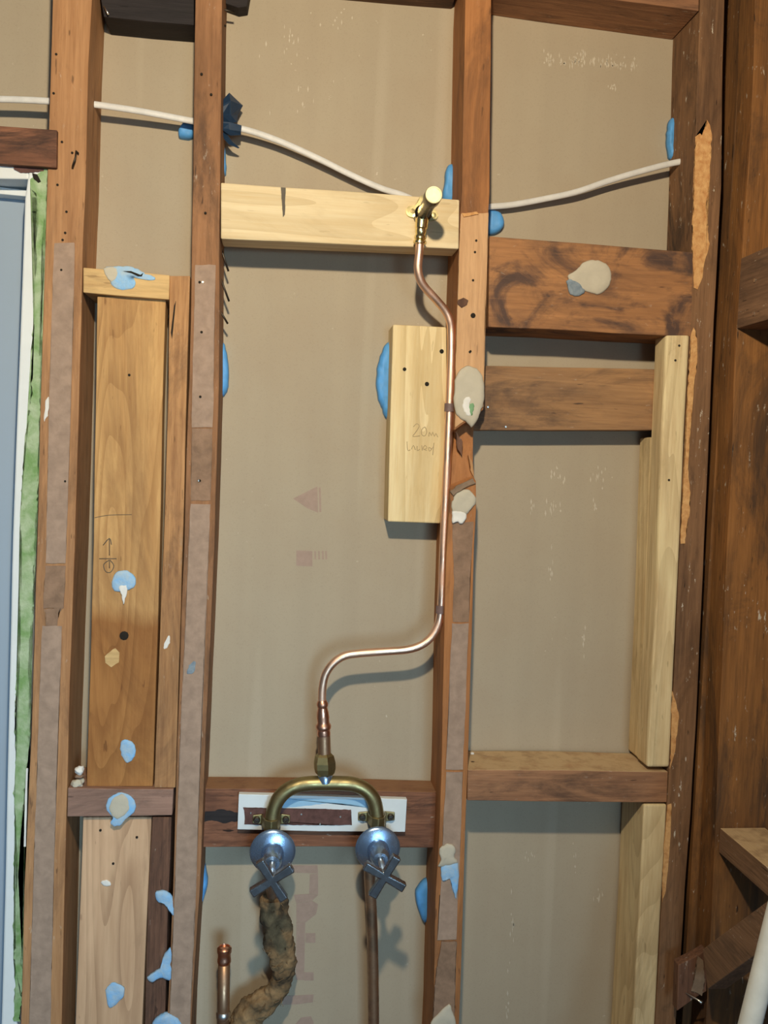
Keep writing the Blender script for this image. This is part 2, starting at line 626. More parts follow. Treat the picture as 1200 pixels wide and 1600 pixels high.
M['skyblue'] = plain('pale_blue_compound', (0.22, 0.50, 0.86, 1), 0.6, var=0.14, scale=55, bump=0.4, dark=(0.44, 0.56, 0.66, 1))
M['beige'] = plain('beige_compound', A(206, 190, 156), 0.85, var=0.05, scale=50, bump=0.1)
M['scuff'] = plain('chalky_scuff', A(212, 194, 160), 0.9, var=0.05)
M['greyblue'] = plain('grey_blue_compound', A(150, 156, 150), 0.85, var=0.15, scale=90, bump=0.1, dark=A(110, 122, 124))
M['white'] = plain('white_plaster', (0.82, 0.81, 0.78, 1), 0.8, var=0.05, scale=50)
M['greenmark'] = plain('green_plaster_fleck', (0.22, 0.42, 0.22, 1), 0.8)
M['tape'] = plain('dark_blue_tape', (0.016, 0.045, 0.10, 1), 0.4, var=0.2, scale=30)
M['cable'] = plain('white_cable_sheath', A(232, 222, 200), 0.5, var=0.06, scale=60)
M['whitepaint'] = plain('white_paint', (0.80, 0.84, 0.86, 1), 0.45, var=0.03, scale=14)
M['batten_paint'] = plain('white_blue_paint', (0.76, 0.83, 0.88, 1), 0.5, var=0.04, scale=14)
M['bluepatch'] = plain('pale_blue_patch', (0.34, 0.60, 0.86, 1), 0.5, var=0.06, scale=20)
M['greenpaint'] = plain('green_paint', (0.19, 0.34, 0.12, 1), 0.6, var=0.15, scale=38, bump=0.4, dark=(0.46, 0.56, 0.38, 1))
M['door'] = plain('grey_door_paint', (0.34, 0.42, 0.52, 1), 0.5, var=0.02, scale=5)
M['copper'] = metal('copper', (0.95, 0.66, 0.50, 1), 0.42, (0.80, 0.48, 0.34, 1), 24, 0.5)
M['copper_dark'] = metal('tarnished_copper', (0.46, 0.29, 0.18, 1), 0.42, (0.24, 0.15, 0.10, 1), 40, 0.9, 0.85)
M['copper_new'] = metal('copper_fitting', (0.82, 0.45, 0.31, 1), 0.3, (0.50, 0.25, 0.16, 1), 60, 0.6)
M['brass'] = metal('brass', (0.88, 0.74, 0.38, 1), 0.22, (0.6, 0.48, 0.2, 1), 50, 0.5)
M['capface'] = metal('pale_brass', (0.90, 0.82, 0.50, 1), 0.5, (0.8, 0.7, 0.38, 1), 60, 0.4, 0.55)
M['barrel'] = metal('brass_dark_reflection', (0.11, 0.10, 0.085, 1), 0.25, (0.07, 0.065, 0.055, 1), 40, 0.5)  # brass with its dark reflections painted in as base colour
M['brass_old'] = metal('dull_brass', (0.40, 0.33, 0.16, 1), 0.42, (0.20, 0.16, 0.09, 1), 40, 0.8)
M['chrome'] = metal('blue_reflection_chrome', (0.40, 0.58, 0.86, 1), 0.24, (0.26, 0.40, 0.64, 1), 45, 0.8, 0.88)  # blue reflection on the taps is put into the base colour
M['chrome_dark'] = metal('polished_dark_chrome', (0.30, 0.33, 0.37, 1), 0.22, (0.20, 0.22, 0.26, 1), 40, 0.5, 0.95)
M['nail'] = metal('nail_steel', (0.10, 0.085, 0.07, 1), 0.5)
M['nail_bright'] = metal('galvanised_steel', (0.8, 0.8, 0.78, 1), 0.3)
M['clip'] = plain('brown_clip', A(128, 100, 86), 0.5, var=0.12, scale=50)
M['rust'] = plain('rust_brown_strip', A(112, 76, 64), 0.85, var=0.2, scale=80, bump=0.3)
M['lagging'] = plain('felt_lagging', A(160, 126, 82), 1.0, var=0.2, scale=34, bump=1.0, dark=A(70, 56, 38))
M['pvc'] = plain('white_pipe_paint', (0.78, 0.80, 0.76, 1), 0.45, var=0.06, scale=40)
M['print'] = plain('faded_red_print', A(178, 148, 122), 0.85, var=0.06, scale=90)
M['pencil'] = plain('pencil', (0.12, 0.10, 0.08, 1), 0.7)
M['pencil_faint'] = plain('faint_pencil', A(196, 164, 112), 0.7)
M['hole'] = plain('nail_hole', (0.02, 0.015, 0.01, 1), 0.9)
M['floor'] = wood('floor_boards', A(140, 100, 66), A(96, 68, 44), axis='Y', blotch=0.4)
M['paperbrown'] = plain('torn_paper', A(150, 122, 92), 0.9, var=0.15, scale=60)

TOP = 2.75

# ------------------------------------------------------------------ the setting
wall = box('wall_back', (-1.3, 0.0, 0.0), (0.9, 0.012, TOP), M['board'], bevel=0)
tag(wall, 'grey brown paper-faced plasterboard sheet behind the studs', kind='structure')
fl = box('floor', (-1.3, -1.1, -0.03), (0.9, 0.05, 0.0), M['floor'], bevel=0)
tag(fl, 'brown timber floor below the stud wall', kind='structure')
wr = box('wall_right', (0.86, -1.1, 0.0), (0.88, 0.0, TOP), M['dark_wood_v'], bevel=0)
tag(wr, 'dark timber cladding seen behind the right frame', kind='structure')

# printed marks on the board
def printed(poly, name='printed_mark', label=None):
    return sheet(name, poly, -0.0001, 0.00025, M['print'], wall, label=label)


printed([(458, 779), (496, 760), (497, 801), (480, 794)], label='faded red printed arrowhead')
printed([(498, 762), (501, 762), (502, 800), (499, 800)])
printed([(463, 860), (488, 861), (488, 885), (463, 884)], label='faded red printed square')
for x in (491, 497, 503, 508):
    printed([(x, 861), (x + 2.5, 861), (x + 3, 874), (x + 0.5, 874)])
for k_, q_ in enumerate(([(441, 1352), (496, 1352), (497, 1365), (450, 1363)], [(484, 1366), (497, 1365.5), (497, 1398), (483, 1396)], [(459, 1398), (483, 1396.5), (497, 1398.5), (488, 1407), (463, 1412)],
                           [(463, 1412.5), (488, 1407.5), (497, 1413), (494, 1428), (478, 1441), (463, 1441)], [(463, 1441.5), (477, 1441.5), (475, 1531), (462, 1531)], [(477.5, 1458), (493, 1458), (493, 1473), (477.5, 1473)],
                           [(475.5, 1519), (490, 1519), (490, 1532), (475.5, 1532)])):
    printed(q_, label='stroke of faded red printed lettering')
printed([(442, 1556), (490, 1554), (489, 1566), (464, 1569), (442, 1570)], label='faded red printed bar')
printed([(462, 1600), (470, 1590), (486, 1588), (490, 1598), (490, 1640), (462, 1640)], label='faded red printed letter')


def scuff(cx, cy, w_, h_, n, long_=11, mat='scuff', label='white plaster scuffs on the board', slant=0.0):
    bm = bmesh.new()
    for _ in range(n):
        x = cx + rnd.gauss(0, w_ / 2.5)
        y = cy + rnd.gauss(0, h_ / 2.5)
        l = rnd.uniform(0.25, 1.0) * long_
        ww = rnd.uniform(0.5, 1.6)
        q = [P(x - ww, y, -0.0004), P(x, y - l * 0.5, -0.0004), P(x + ww, y + slant * l, -0.0004), P(x, y + l * 0.5, -0.0004)]
        vv = [bm.verts.new(p) for p in q]
        bm.faces.new(vv)
        vb = [bm.verts.new(p + Vector((0, 0.0004, 0))) for p in q]
        for k in range(4):
            bm.faces.new((vv[k], vv[(k + 1) % 4], vb[(k + 1) % 4], vb[k]))
    bmesh.ops.recalc_face_normals(bm, faces=bm.faces)
    me = bpy.data.meshes.new('plaster_scuff')
    bm.to_mesh(me)
    bm.free()
    o = link('plaster_scuff', me, M[mat], wall)
    o['kind'] = 'stuff'
    o['label'] = label
    return o


for a_ in ((858, 92, 12, 18, 16), (880, 97, 8, 10, 7), (902, 92, 22, 18, 30), (926, 93, 5, 10, 5), (957, 98, 24, 12, 34), (990, 98, 8, 16, 9), (955, 134, 10, 12, 8), (872, 745, 14, 18, 9), (936, 748, 22, 16, 14), (828, 790, 10, 14, 6), (865, 792, 18, 14, 12), (931, 790, 5, 24, 6),
           (860, 890, 5, 50, 8), (912, 990, 4, 40, 7), (828, 1340, 12, 10, 6), (898, 1338, 5, 24, 5), (800, 1440, 6, 34, 9), (935, 1400, 12, 12, 7), (792, 1560, 5, 70, 9), (445, 65, 40, 30, 14), (540, 25, 60, 40, 12), (460, 150, 60, 60, 9)):
    scuff(*a_)

# door and jamb in the left of the frame
door = box('door_1', (-1.25, -0.03, 0.0), (P(45, 300, -0.03).x + 0.03, -0.002, P(20, 283, -0.03).z), M['door'], bevel=0.001)
tag(door, 'pale grey door leaf in white frame', kind='structure')
jl = [(43, 279), (39, 310), (32, 500), (27, 630), (18, 890), (13, 1130), (7, 1390), (2, 1600)]
jr = [(72, 262), (67, 400), (60, 600), (53, 850), (43, 1130), (32, 1390), (27, 1600)]
jamb = timber('door_jamb', vpairs(jl, jr, (262, 310, 500, 630, 890, 1130, 1390, 1600)), -0.095, -0.03, M['whitepaint'], bottom=0.0, jit=0.0003, bevel=0.003)
tag(jamb, 'white painted upright door jamb with ragged green paint edge', 'door jamb')
head = timber('door_head', [((-260, 226), (-260, 258)), ((0, 255), (0, 279)), ((44, 259), (44, 280))], -0.095, -0.03, M['whitepaint'], jit=0.0003, bevel=0.002)
tag(head, 'white painted horizontal head of the door frame', 'door head')
stop = timber('door_stop', [((-260, 275), (-260, 290)), ((0, 292), (0, 303)), ((42, 297), (42, 307))], -0.055, -0.03, M['whitepaint'], parent=head, jit=0.0002)
gl = [(47, 281), (49, 296), (58, 304), (57, 330), (60, 345), (54, 380), (58, 420), (53, 460), (53, 500), (50, 560), (50, 620), (40, 690), (34, 760), (33, 830), (33, 900), (31, 950), (32, 1010), (26, 1060), (24, 1140), (26, 1180), (22, 1240), (25, 1300), (23, 1350), (22, 1450), (24, 1520), (22, 1600)]
gr = [(74, 260), (74, 280), (71, 300), (73, 325), (69, 345), (67, 380), (69, 430), (66, 460), (64, 500), (63, 560), (63, 640), (61, 700), (58, 790), (54, 850), (53, 900), (51, 970), (47, 1000), (45, 1060), (49, 1110), (44, 1170), (38, 1230), (33, 1290), (27, 1340), (26, 1420), (25, 1500), (34, 1510), (34, 1570), (30, 1600)]
sheet('peeling_green_paint', rag(gl, 5, 2.2, False) + list(reversed(rag(gr, 5, 2.0, False))), -0.0955, 0.0012, M['greenpaint'], jamb, label='peeling green paint on jamb edge')
sheet('bare_patch', [(18, 257), (40, 262), (70, 262), (68, 268), (48, 270), (32, 270), (22, 265)], -0.0955, 0.0014, M['rust'], head, ragged=1.0, label='bare brown patch')
sheet('bare_patch', [(50, 271), (58, 272), (64, 284), (60, 286), (53, 280)], -0.0970, 0.0006, M['hole'], jamb, ragged=0.6)

sheet('paint_sliver', [(41, 1200), (44, 1200), (40.5, 1322), (37.5, 1322)], -0.0955, 0.0016, M['white'], jamb, ragged=0.3, step=12)
# ------------------------------------------------------------------ studs
def nail(parent, x, y, Y, r=0.0022, mat='nail', name='nail'):
    return lathe(name, [(r, 0), (r, 0.0012), (r * 0.7, 0.0018)], P(x, y, Y), (0, -1, 0), M[mat], parent, seg=10)


s1l = [(82, 0), (78, 150), (75, 240), (70, 400), (64, 600), (58, 850), (49, 1150), (38, 1390), (33, 1600)]
s1r = [(143, 0), (138, 100), (133, 290), (129, 400), (124, 600), (117, 850), (107, 1130), (101, 1390), (96, 1600)]
ys = (0, 100, 200, 290, 400, 500, 600, 720, 850, 1000, 1140, 1270, 1390, 1500, 1600)
S1 = timber('wall_stud', vpairs(s1l, s1r, ys), -0.1, 0.0, M['stud_tan'], top=TOP, bottom=0.0, seed=1)
tag(S1, 'thick tan hardwood stud beside the white door jamb', 'stud', 'upright wall studs')
for x, y in ((104, 331), (102, 364), (98, 375), (113, 239), (90, 289), (97, 222), (84, 146), (88, 85), (102, 752), (96, 422)):
    nail(S1, x, y, -0.1, 0.0018, 'hole', 'nail_hole')
tube('bent_nail', [P(113, 262, -0.1), P(114, 258, -0.112), P(118, 246, -0.114), P(119, 236, -0.106), P(123, 240, -0.104)], 0.0014, M['nail'], S1, seg=6)
def paper(parent, l, r, y0, y1, Y=-0.1, t=0.0012, mat='paper', label=None):
    pts = []
    yy = [y0 + (y1 - y0) * i / 14 for i in range(15)]
    pr = vpairs(l, r, yy)
    poly = [a for a, b in pr] + [b for a, b in reversed(pr)]
    return sheet('lining_paper', rag(poly, 10, 0.7), Y, t, M[mat], parent, label=label or 'strip of pinkish grey lining paper')


daub('paint_fleck', [(72, 626), (76, 620), (77, 634), (74, 650), (69, 658), (70, 642)], -0.1, 0.0008, M['white'], S1)
p1l = [(85, 380), (78, 600), (72, 880), (70, 905), (66, 980), (55, 1300), (46, 1600)]
p1r = [(117, 380), (112, 600), (103, 880), (102, 905), (97, 980), (86, 1300), (79, 1600)]
paper(S1, p1l, p1r, 380, 880)
paper(S1, p1l, p1r, 884, 950, mat='paper_d', label='torn scrap of lining paper')
paper(S1, p1l, p1r, 978, 1640)
sheet('lining_paper', [(71, 952), (99, 948), (92, 958), (90, 976), (80, 990), (72, 975)], -0.1, 0.001, M['paper_d'], S1, ragged=0.8)

s2l = [(305, 0), (301, 300), (296, 590), (293, 620), (287, 870), (278, 1120), (270, 1390), (261, 1600)]
s2r = [(347, 0), (344, 300), (342, 600), (334, 870), (323, 1120), (312, 1390), (299, 1600)]
S2 = timber('wall_stud', vpairs(s2l, s2r, ys), -0.1, 0.0, M['stud_brown'], top=TOP, bottom=0.0, seed=2)
tag(S2, 'slim brown stud between the honey plank and the copper pipe bay', 'stud', 'upright wall studs')
p2l = [(305, 412), (301, 600), (298, 785), (295, 870), (283, 1120), (273, 1400), (265, 1600)]
p2r = [(337, 412), (334, 600), (329, 785), (325, 870), (315, 1120), (306, 1400), (297, 1600)]
paper(S2, p2l, p2r, 414, 668)
paper(S2, p2l, p2r, 670, 782, mat='paper_d', label='torn brown lining paper')
paper(S2, p2l, p2r, 788, 1640)
for x, y in ((321, 333), (330, 148), (315, 116), (315, 519), (312, 441), (313, 620), (312, 751)):
    nail(S2, x, y, -0.101, 0.002, 'hole', 'nail_hole')
nail(S2, 317, 441, -0.101, 0.002, 'nail_bright')
nail(S2, 311, 751, -0.101, 0.002, 'nail_bright')
for a, b in (((343, 381), (357, 424)), ((343, 430), (358, 471)), ((343, 484), (356, 506)), ((345, 14), (366, 19)), ((345, 38), (353, 41))):
    tube('bent_nail', [P(a[0], a[1], -0.05), P(b[0], b[1], -0.045)], 0.0017, M['nail'], S2, seg=8)

s3l = [(727, 0), (722, 300), (719, 333), (717, 400), (714, 500), (712, 560), (711, 650), (709, 680), (704, 740), (703, 765), (698, 850), (694, 1000), (690, 1200), (687, 1290), (681, 1400), (676, 1600)]
s3r = [(768, 0), (765, 300), (763, 333), (760, 400), (757, 500), (756, 600), (755, 640)]
s3r2 = [(739, 667), (739, 745)]
s3r3 = [(745, 757), (744, 800), (741, 850), (737, 1000), (731, 1200), (727, 1290), (724, 1400), (717, 1600)]
rows = vpairs(s3l, s3r, (0, 100, 200, 300, 333, 400, 500, 560, 600, 635))
rows += [((710, 672), (755, 640)), ((710, 675), (741, 652), -0.066)]
rows = [r if len(r) == 3 else r for r in rows]
for l, r, yy_ in (((709, 692), (739, 682), -0.068), ((706, 716), (739, 706), -0.080), ((704, 757), (739, 742), -0.086)):
    rows.append((l, r, yy_))
rows += [((703, 765), (744, 752))]
rows += vpairs(s3l, s3r3, (800, 850, 1000, 1100, 1200, 1290, 1400, 1500, 1600))
S3 = timber('wall_stud', rows, -0.1, 0.0, M['stud_orange'], top=TOP, bottom=0.0, seed=3, bevel=0.0009)
tag(S3, 'orange brown stud with splintered notch right of the copper riser', 'stud', 'upright wall studs')
sheet('bared_face', [(720, 334), (763, 333), (760, 400), (757, 500), (756, 600), (755, 636), (711, 668), (712, 560), (714, 500), (717, 400)], -0.1, 0.0008, M['bared'], S3, ragged=0.5, label='lighter bared face of stud')
p3l = [(706, 800), (707, 850), (709, 900), (707, 970), (705, 1000), (699, 1150), (697, 1200), (693, 1290), (688, 1400), (675, 1600)]
p3r = [(740, 800), (738, 850), (734, 900), (733, 970), (731, 1000), (725, 1150), (723, 1200), (720, 1290), (715, 1400), (709, 1600)]
paper(S3, p3l, p3r, 815, 972, mat='paper_d')
paper(S3, p3l, p3r, 974, 1202)
paper(S3, p3l, p3r, 1206, 1468)
sheet('lining_paper', [(690, 1470), (714, 1470), (712, 1490), (710, 1560), (709, 1640), (674, 1640), (679, 1540), (684, 1500)], -0.1, 0.0025, M['paper_d'], S3, ragged=0.8, label='crumpled strip of lining paper')
for x, y in ((744, 376), (742, 394), (739, 438), (735, 549), (734, 550)):
    nail(S3, x, y, -0.101, 0.0018, 'hole', 'nail_hole')
nail(S3, 739, 493, -0.101, 0.004, 'hole', 'nail_hole')
sheet('splinter', [(716, 468), (724, 466), (732, 470), (728, 476), (720, 480), (714, 476)], -0.1, 0.003, M['dark_wood_v'], S3, ragged=1.0)
sheet('splinter', [(722, 334), (745, 331), (748, 335), (736, 337), (724, 339)], -0.1, 0.003, M['raw'], S3, ragged=0.8)
sheet('splinter', [(731, 712), (737, 722), (739, 745), (734, 735)], -0.084, 0.008, M['batten_tan'], S3, ragged=0.6)
sheet('splinter', [(712, 676), (722, 690), (720, 712), (713, 700)], -0.084, 0.006, M['dark_wood_v'], S3, ragged=0.6)
sheet('plaster_ridge', [(703, 768), (716, 757), (738, 748), (743, 755), (725, 762), (708, 774)], -0.1, 0.004, M['paperbrown'], S3, ragged=0.8)

s4l = [(1094, 0), (1089, 150), (1085, 280), (1082, 390), (1079, 520), (1070, 700), (1062, 850), (1050, 1130), (1046, 1200), (1042, 1260), (1024, 1600)]
s4r = [(1132, 0), (1130, 100), (1127, 300), (1114, 540), (1109, 660), (1102, 812), (1096, 939), (1090, 1080), (1082, 1236), (1071, 1372), (1064, 1502), (1056, 1600)]
S4 = timber('wall_stud', vpairs(s4l, s4r, ys), -0.1, 0.0, M['stud_aged'], top=TOP, bottom=0.0, seed=4)
tag(S4, 'dark aged stud with split raw orange streak at the right corner', 'stud', 'upright wall studs')
raw1 = [(1087, 215), (1092, 208), (1097, 212), (1102, 200), (1105, 188), (1108, 195), (1111, 212), (1110, 240), (1107, 290), (1102, 330), (1108, 380), (1106, 395), (1100, 410), (1095, 440), (1090, 452), (1085, 450), (1084, 420), (1081, 390), (1082, 350), (1084, 290)]
sheet('split_raw_wood', raw1, -0.1, 0.0012, M['raw'], S4, ragged=1.3, step=6, label='split raw orange timber streak')
raw2 = [(1079, 520), (1084, 512), (1088, 530), (1090, 560), (1084, 600), (1080, 650), (1077, 690), (1074, 720), (1078, 770), (1077, 800), (1072, 830), (1070, 850), (1063, 850), (1066, 780), (1071, 690), (1075, 600)]
sheet('split_raw_wood', raw2, -0.1, 0.0012, M['raw'], S4, ragged=1.0, step=6)
sheet('split_raw_wood', [(1050, 1080), (1056, 1095), (1060, 1120), (1058, 1140), (1053, 1180), (1047, 1200), (1048, 1140)], -0.1, 0.0012, M['raw'], S4, ragged=0.8, step=6)
sheet('split_raw_wood', [(1043, 1258), (1049, 1256), (1046, 1320), (1040, 1390), (1034, 1410), (1036, 1340)], -0.1, 0.0012, M['raw'], S4, ragged=0.8, step=6)

# corner framing of the right-hand wall
rl = [(1180, 0), (1176, 150), (1166, 315), (1155, 455), (1149, 540), (1142, 757), (1134, 903), (1126, 1080), (1121, 1236), (1116, 1324), (1110, 1470), (1103, 1600)]
rr = [(x + 105, y) for x, y in rl]
R1 = timber('corner_stud', vpairs(rl, rr, ys), -0.13, -0.08, M['red_rim'], top=TOP, bottom=0.0, seed=5)
tag(R1, 'broad orange brown end stud of the side wall, behind the white pipe', 'stud')
x0, x1 = 0.722, 0.80
cb = box('backing_stud', (x0, -0.078, 0.0), (x1, -0.002, TOP), M['red_rim'])
tag(cb, 'dark backing stud deep in the gap of the right corner', 'stud')
def side_noggin(name, pxt, pxb, Y1, label, z_off=0.0):
    a, b = P(pxt[0], pxt[1], -0.13), P(pxb[0], pxb[1], -0.13)
    o = box(name, (min(a.x, b.x), Y1, b.z), (0.82, -0.131, a.z), M['noggin_y'], bevel=0.0015)
    return tag(o, label, 'noggin')


sn1 = side_noggin('side_noggin', (1157, 404), (1155, 514), -0.55, 'grey brown upper noggin of the side wall with two bright nails')
sn2 = side_noggin('side_noggin', (1126, 1293), (1122, 1331), -0.55, 'lower side wall noggin with dusty tan top above the brace')
for x, y in ((1180, 438), (1178, 490)):
    p = PX(x, y, WORLD[sn1.name].x - (0.82 - P(1157, 404, -0.13).x) / 2)
    lathe('nail', [(0.003, 0), (0.003, 0.0015)], p, (-1, 0, 0), M['nail_bright'], sn1, seg=10)
XB = 0.695
br = []
for t, b in (((1058, 1512), (1052, 1585)), ((1098, 1483), (1105, 1546)), ((1199, 1408), (1212, 1470)), ((1260, 1362), (1275, 1428))):
    a, c = PX(t[0], t[1], XB), PX(b[0], b[1], XB)
    br.append([a, c, c + Vector((0.032, 0, 0)), a + Vector((0.032, 0, 0))])
brace = prism('diagonal_brace', [[v + Vector((-0.0, 0, 0)) for v in r] for r in br[1:]], M['noggin_y'], seed=6)
tag(brace, 'brown diagonal timber brace rising toward the white pipe', 'brace')
stub = timber('brace_stub', [((1060, 1508), (1058, 1580)), ((1090, 1493), (1092, 1556)), ((1104, 1484), (1104, 1549))], -0.15, -0.1315, M['dark_wood_v'], jit=0.0003)
tag(stub, 'short angled brown timber at the foot of the diagonal brace', 'timber')
sheet('torn_paper', [(1090, 1493), (1098, 1500), (1100, 1530), (1096, 1555), (1088, 1550), (1080, 1548), (1084, 1530)], -0.15, 0.002, M['paperbrown'], stub, ragged=0.8, label='torn scrap of brown paper')
tube('nail', [P(1071, 1551, -0.151), P(1090, 1562, -0.162), P(1097, 1567, -0.168)], 0.0016, M['nail_bright'], stub, seg=8, rfun=lambda t: 0.0009 + 0.0022 * t ** 2)
Yp = -0.45
pa, pb = P(1172, 1600, Yp), P(1222, 1398, Yp)
dirv = (pb - pa).normalized()
foot = pa + dirv * ((0.0 - pa.z) / dirv.z)
wp = tube('white_pipe', [foot + dirv * 0.004, pa, pb, pb + dirv * 0.3], 0.0142, M['pvc'], seg=24)
tag(wp, 'scuffed white pipe leaning in the lower right corner', 'pipe')

# ------------------------------------------------------------------ noggins and planks
lint = timber('door_lintel', [((-260, 178), (-260, 240)), ((0, 197), (0, 255)), ((89, 203), (88, 262))], -0.108, -0.012, M['lintel'])
tag(lint, 'red brown lintel timber housed into the thick stud above the door', 'lintel')
tn = timber('noggin', [((148, -60), (162, 26)), ((230, -52), (230, 33)), ((303, -44), (303, 39))], -0.06, 0.0, M['near_black'])
tag(tn, 'blackened noggin between two studs at the upper left edge', 'noggin')
tube('nail', [P(163, 10, -0.063), P(169, 22, -0.068)], 0.0016, M['nail_bright'], tn, seg=8)
tw = timber('shadow_block', [((344, -60), (344, 2)), ((372, -60), (372, 12)), ((398, -60), (386, 10))], -0.03, 0.0, M['near_black'])  # dark block standing in for a shadow at the top edge
tag(tw, 'dark block standing in for a shadow beside the slim stud at the top edge', 'shadow stand-in')
tr = timber('noggin', [((340, -180), (340, -70)), ((560, -160), (560, -50)), ((722, -145), (724, -36))], -0.1, 0.0, M['dark_wood'])
tag(tr, 'brown noggin at the top edge left of the orange stud, mostly cut off', 'noggin')
tr2 = timber('noggin', [((768, -140), (768, -29)), ((930, -125), (930, -5)), ((1094, -105), (1092, 17))], -0.1, 0.0, M['noggin_red'])
tag(tr2, 'red brown noggin at the top edge in the right corner bay', 'noggin')

nl = timber('noggin', [((130, 418), (130, 457)), ((200, 424), (200, 463)), ((265, 430), (264, 468))], -0.1, -0.008, M['pine_x'])
tag(nl, 'short pale pine noggin with blue compound on top of the honey plank', 'noggin')
sheet('crack', [(193, 424), (205, 424), (213, 429), (220, 430), (224, 427), (222, 432), (216, 432), (205, 427)], -0.1003, 0.0025, M['hole'], nl)
daub('compound_daub', [(163, 420), (185, 416), (207, 417), (222, 425), (228, 428), (240, 433), (241, 437), (230, 438), (218, 433), (208, 434), (212, 444), (206, 451), (188, 453), (174, 444)], -0.1, 0.0014, M['skyblue'], nl, 'pale blue compound smear')
daub('compound_daub', [(163, 420), (180, 418), (184, 430), (176, 440), (168, 436)], -0.1008, 0.001, M['beige'], nl)
pl = [(152, 462), (150, 600), (146, 850), (142, 1000), (135, 1228)]
pr_ = [(259, 470), (255, 600), (250, 850), (246, 1000), (239, 1228)]
PL1 = timber('plank', vpairs(pl, pr_, (463, 600, 720, 850, 1000, 1100, 1229)), -0.09, -0.062, M['plank'], jit=0.0003)
tag(PL1, 'wide honey pine plank with pencil arrow, upper of the two planks', 'plank')
pl2 = [(130, 1277), (126, 1390), (118, 1600)]
pr2 = [(237, 1276), (232, 1390), (222, 1600)]
PL2 = timber('plank', vpairs(pl2, pr2, (1277, 1390, 1500, 1600)), -0.09, -0.062, M['plank_pink'], bottom=0.0, jit=0.0003)
tag(PL2, 'pinkish pine plank below the grey-daubed noggin, lower of the two planks', 'plank')
n1l = [(265, 430), (263, 600), (256, 850), (250, 1000), (241, 1230)]
n1r = [(297, 430), (292, 600), (286, 850), (281, 1000), (274, 1230)]
NB1 = timber('batten', vpairs(n1l, n1r, (431, 600, 720, 850, 1000, 1100, 1231)), -0.096, 0.0, M['batten_tan'])
tag(NB1, 'narrow tan batten right of the honey plank', 'batten')
n2l = [(238, 1277), (232, 1390), (226, 1600)]
n2r = [(268, 1276), (264, 1390), (257, 1600)]
NB2 = timber('batten', vpairs(n2l, n2r, (1277, 1390, 1500, 1600)), -0.096, 0.0, M['dark_wood_v'], bottom=0.0)
tag(NB2, 'dark brown batten right of the pinkish plank', 'batten')
sheet('crack', [(272, 478), (275, 470), (272, 500), (269, 530), (267, 520)], -0.0962, 0.001, M['hole'], NB1)
nll = timber('noggin', [((106, 1231), (105, 1276)), ((190, 1233), (190, 1276)), ((271, 1233), (269, 1274))], -0.1, -0.004, M['mauve'])
tag(nll, 'brown noggin with grey and blue daub between the two planks', 'noggin')
daub('compound_daub', [(165, 1262), (172, 1245), (190, 1238), (208, 1247), (212, 1265), (200, 1277), (187, 1290), (173, 1288), (176, 1277)], -0.1, 0.0018, M['skyblue'], nll, 'pale blue rim of the daub')
daub('compound_daub', [(171, 1262), (176, 1248), (190, 1241), (200, 1250), (202, 1264), (193, 1274), (182, 1280), (174, 1273)], -0.1012, 0.0016, M['beige'], nll, 'grey beige compound daub')

cn = timber('noggin', [((345, 285), (345, 373)), ((450, 292), (450, 378)), ((580, 301), (580, 383)), ((718, 312), (717, 389))], -0.1, -0.048, M['pine'], bevel=0.002)
tag(cn, 'new pale pine noggin carrying the brass shower outlet', 'noggin')
sheet('saw_mark', [(439, 293), (446, 293), (445, 335), (442, 340)], -0.1, 0.0004, M['pencil'], cn, ragged=0.6, label='dark saw mark')
blk = timber('pine_block', [((614, 507), (698, 511)), ((611, 620), (699, 622)), ((608, 720), (694, 722)), ((606, 815), (688, 818))], -0.06, 0.0, M['pine_v'], jit=0.0003, bevel=0.002)
tag(blk, 'upright new pine block behind the copper riser', 'block')
for x, y in ((690, 549), (667, 600)):
    nail(blk, x, y, -0.06, 0.0035, 'hole', 'knot')
nail(blk, 632, 577, -0.06, 0.003, 'hole', 'knot')
strokes('pencil_writing', [[(646, 667), (651, 662), (655, 666), (649, 676), (645, 682), (656, 681)], [(664, 667), (659, 671), (659, 679), (664, 681), (667, 674), (664, 667)],
                           [(670, 682), (671, 675), (674, 681), (676, 675), (679, 682), (681, 677), (684, 683)],
                           [(636, 690), (637, 703), (641, 703)], [(643, 702), (646, 696), (649, 703)], [(652, 697), (652, 704), (656, 702)], [(659, 696), (660, 704)], [(663, 702), (667, 700), (664, 696), (661, 701), (667, 704)], [(675, 702), (670, 699), (671, 705), (677, 698), (678, 692), (676, 711)]],
        -0.0602, M['pencil_faint'], blk, 0.0006)
NA = timber('noggin', [((765, 369), (763, 511)), ((860, 376), (860, 515)), ((960, 384), (960, 521)), ((1084, 394), (1080, 526))], -0.1, 0.0, M['noggin_knot'], bevel=0.0015)
tag(NA, 'wide knotty brown noggin with round beige daub', 'noggin')
NBb = timber('noggin', [((735, 571), (735, 672)), ((880, 574), (880, 672)), ((1030, 577), (1030, 672))], -0.056, 0.0, M['noggin_plain'], bevel=0.0015)
tag(NBb, 'recessed brown noggin below the knotty one', 'noggin')
for x, y in ((762, 636), (790, 667)):
    nail(NBb, x, y, -0.056, 0.0022, 'nail_bright')
NC = timber('noggin', [((731, 1203), (730, 1251)), ((880, 1203), (880, 1253)), ((1044, 1206), (1042, 1254))], -0.1, -0.004, M['noggin_red'], bevel=0.0015)
tag(NC, 'lower red brown noggin under the long new pine upright', 'noggin')
lathe('plaster_speck', [(0.003, 0), (0.003, 0.002), (0.001, 0.003)], P(738, 1178, -0.085), (0, 0, 1), M['white'], NC, seg=10)
ND = timber('noggin', [((318, 1232), (316, 1324)), ((500, 1233), (500, 1323)), ((684, 1238), (682, 1325))], -0.056, 0.0, M['lintel'], bevel=0.0015)
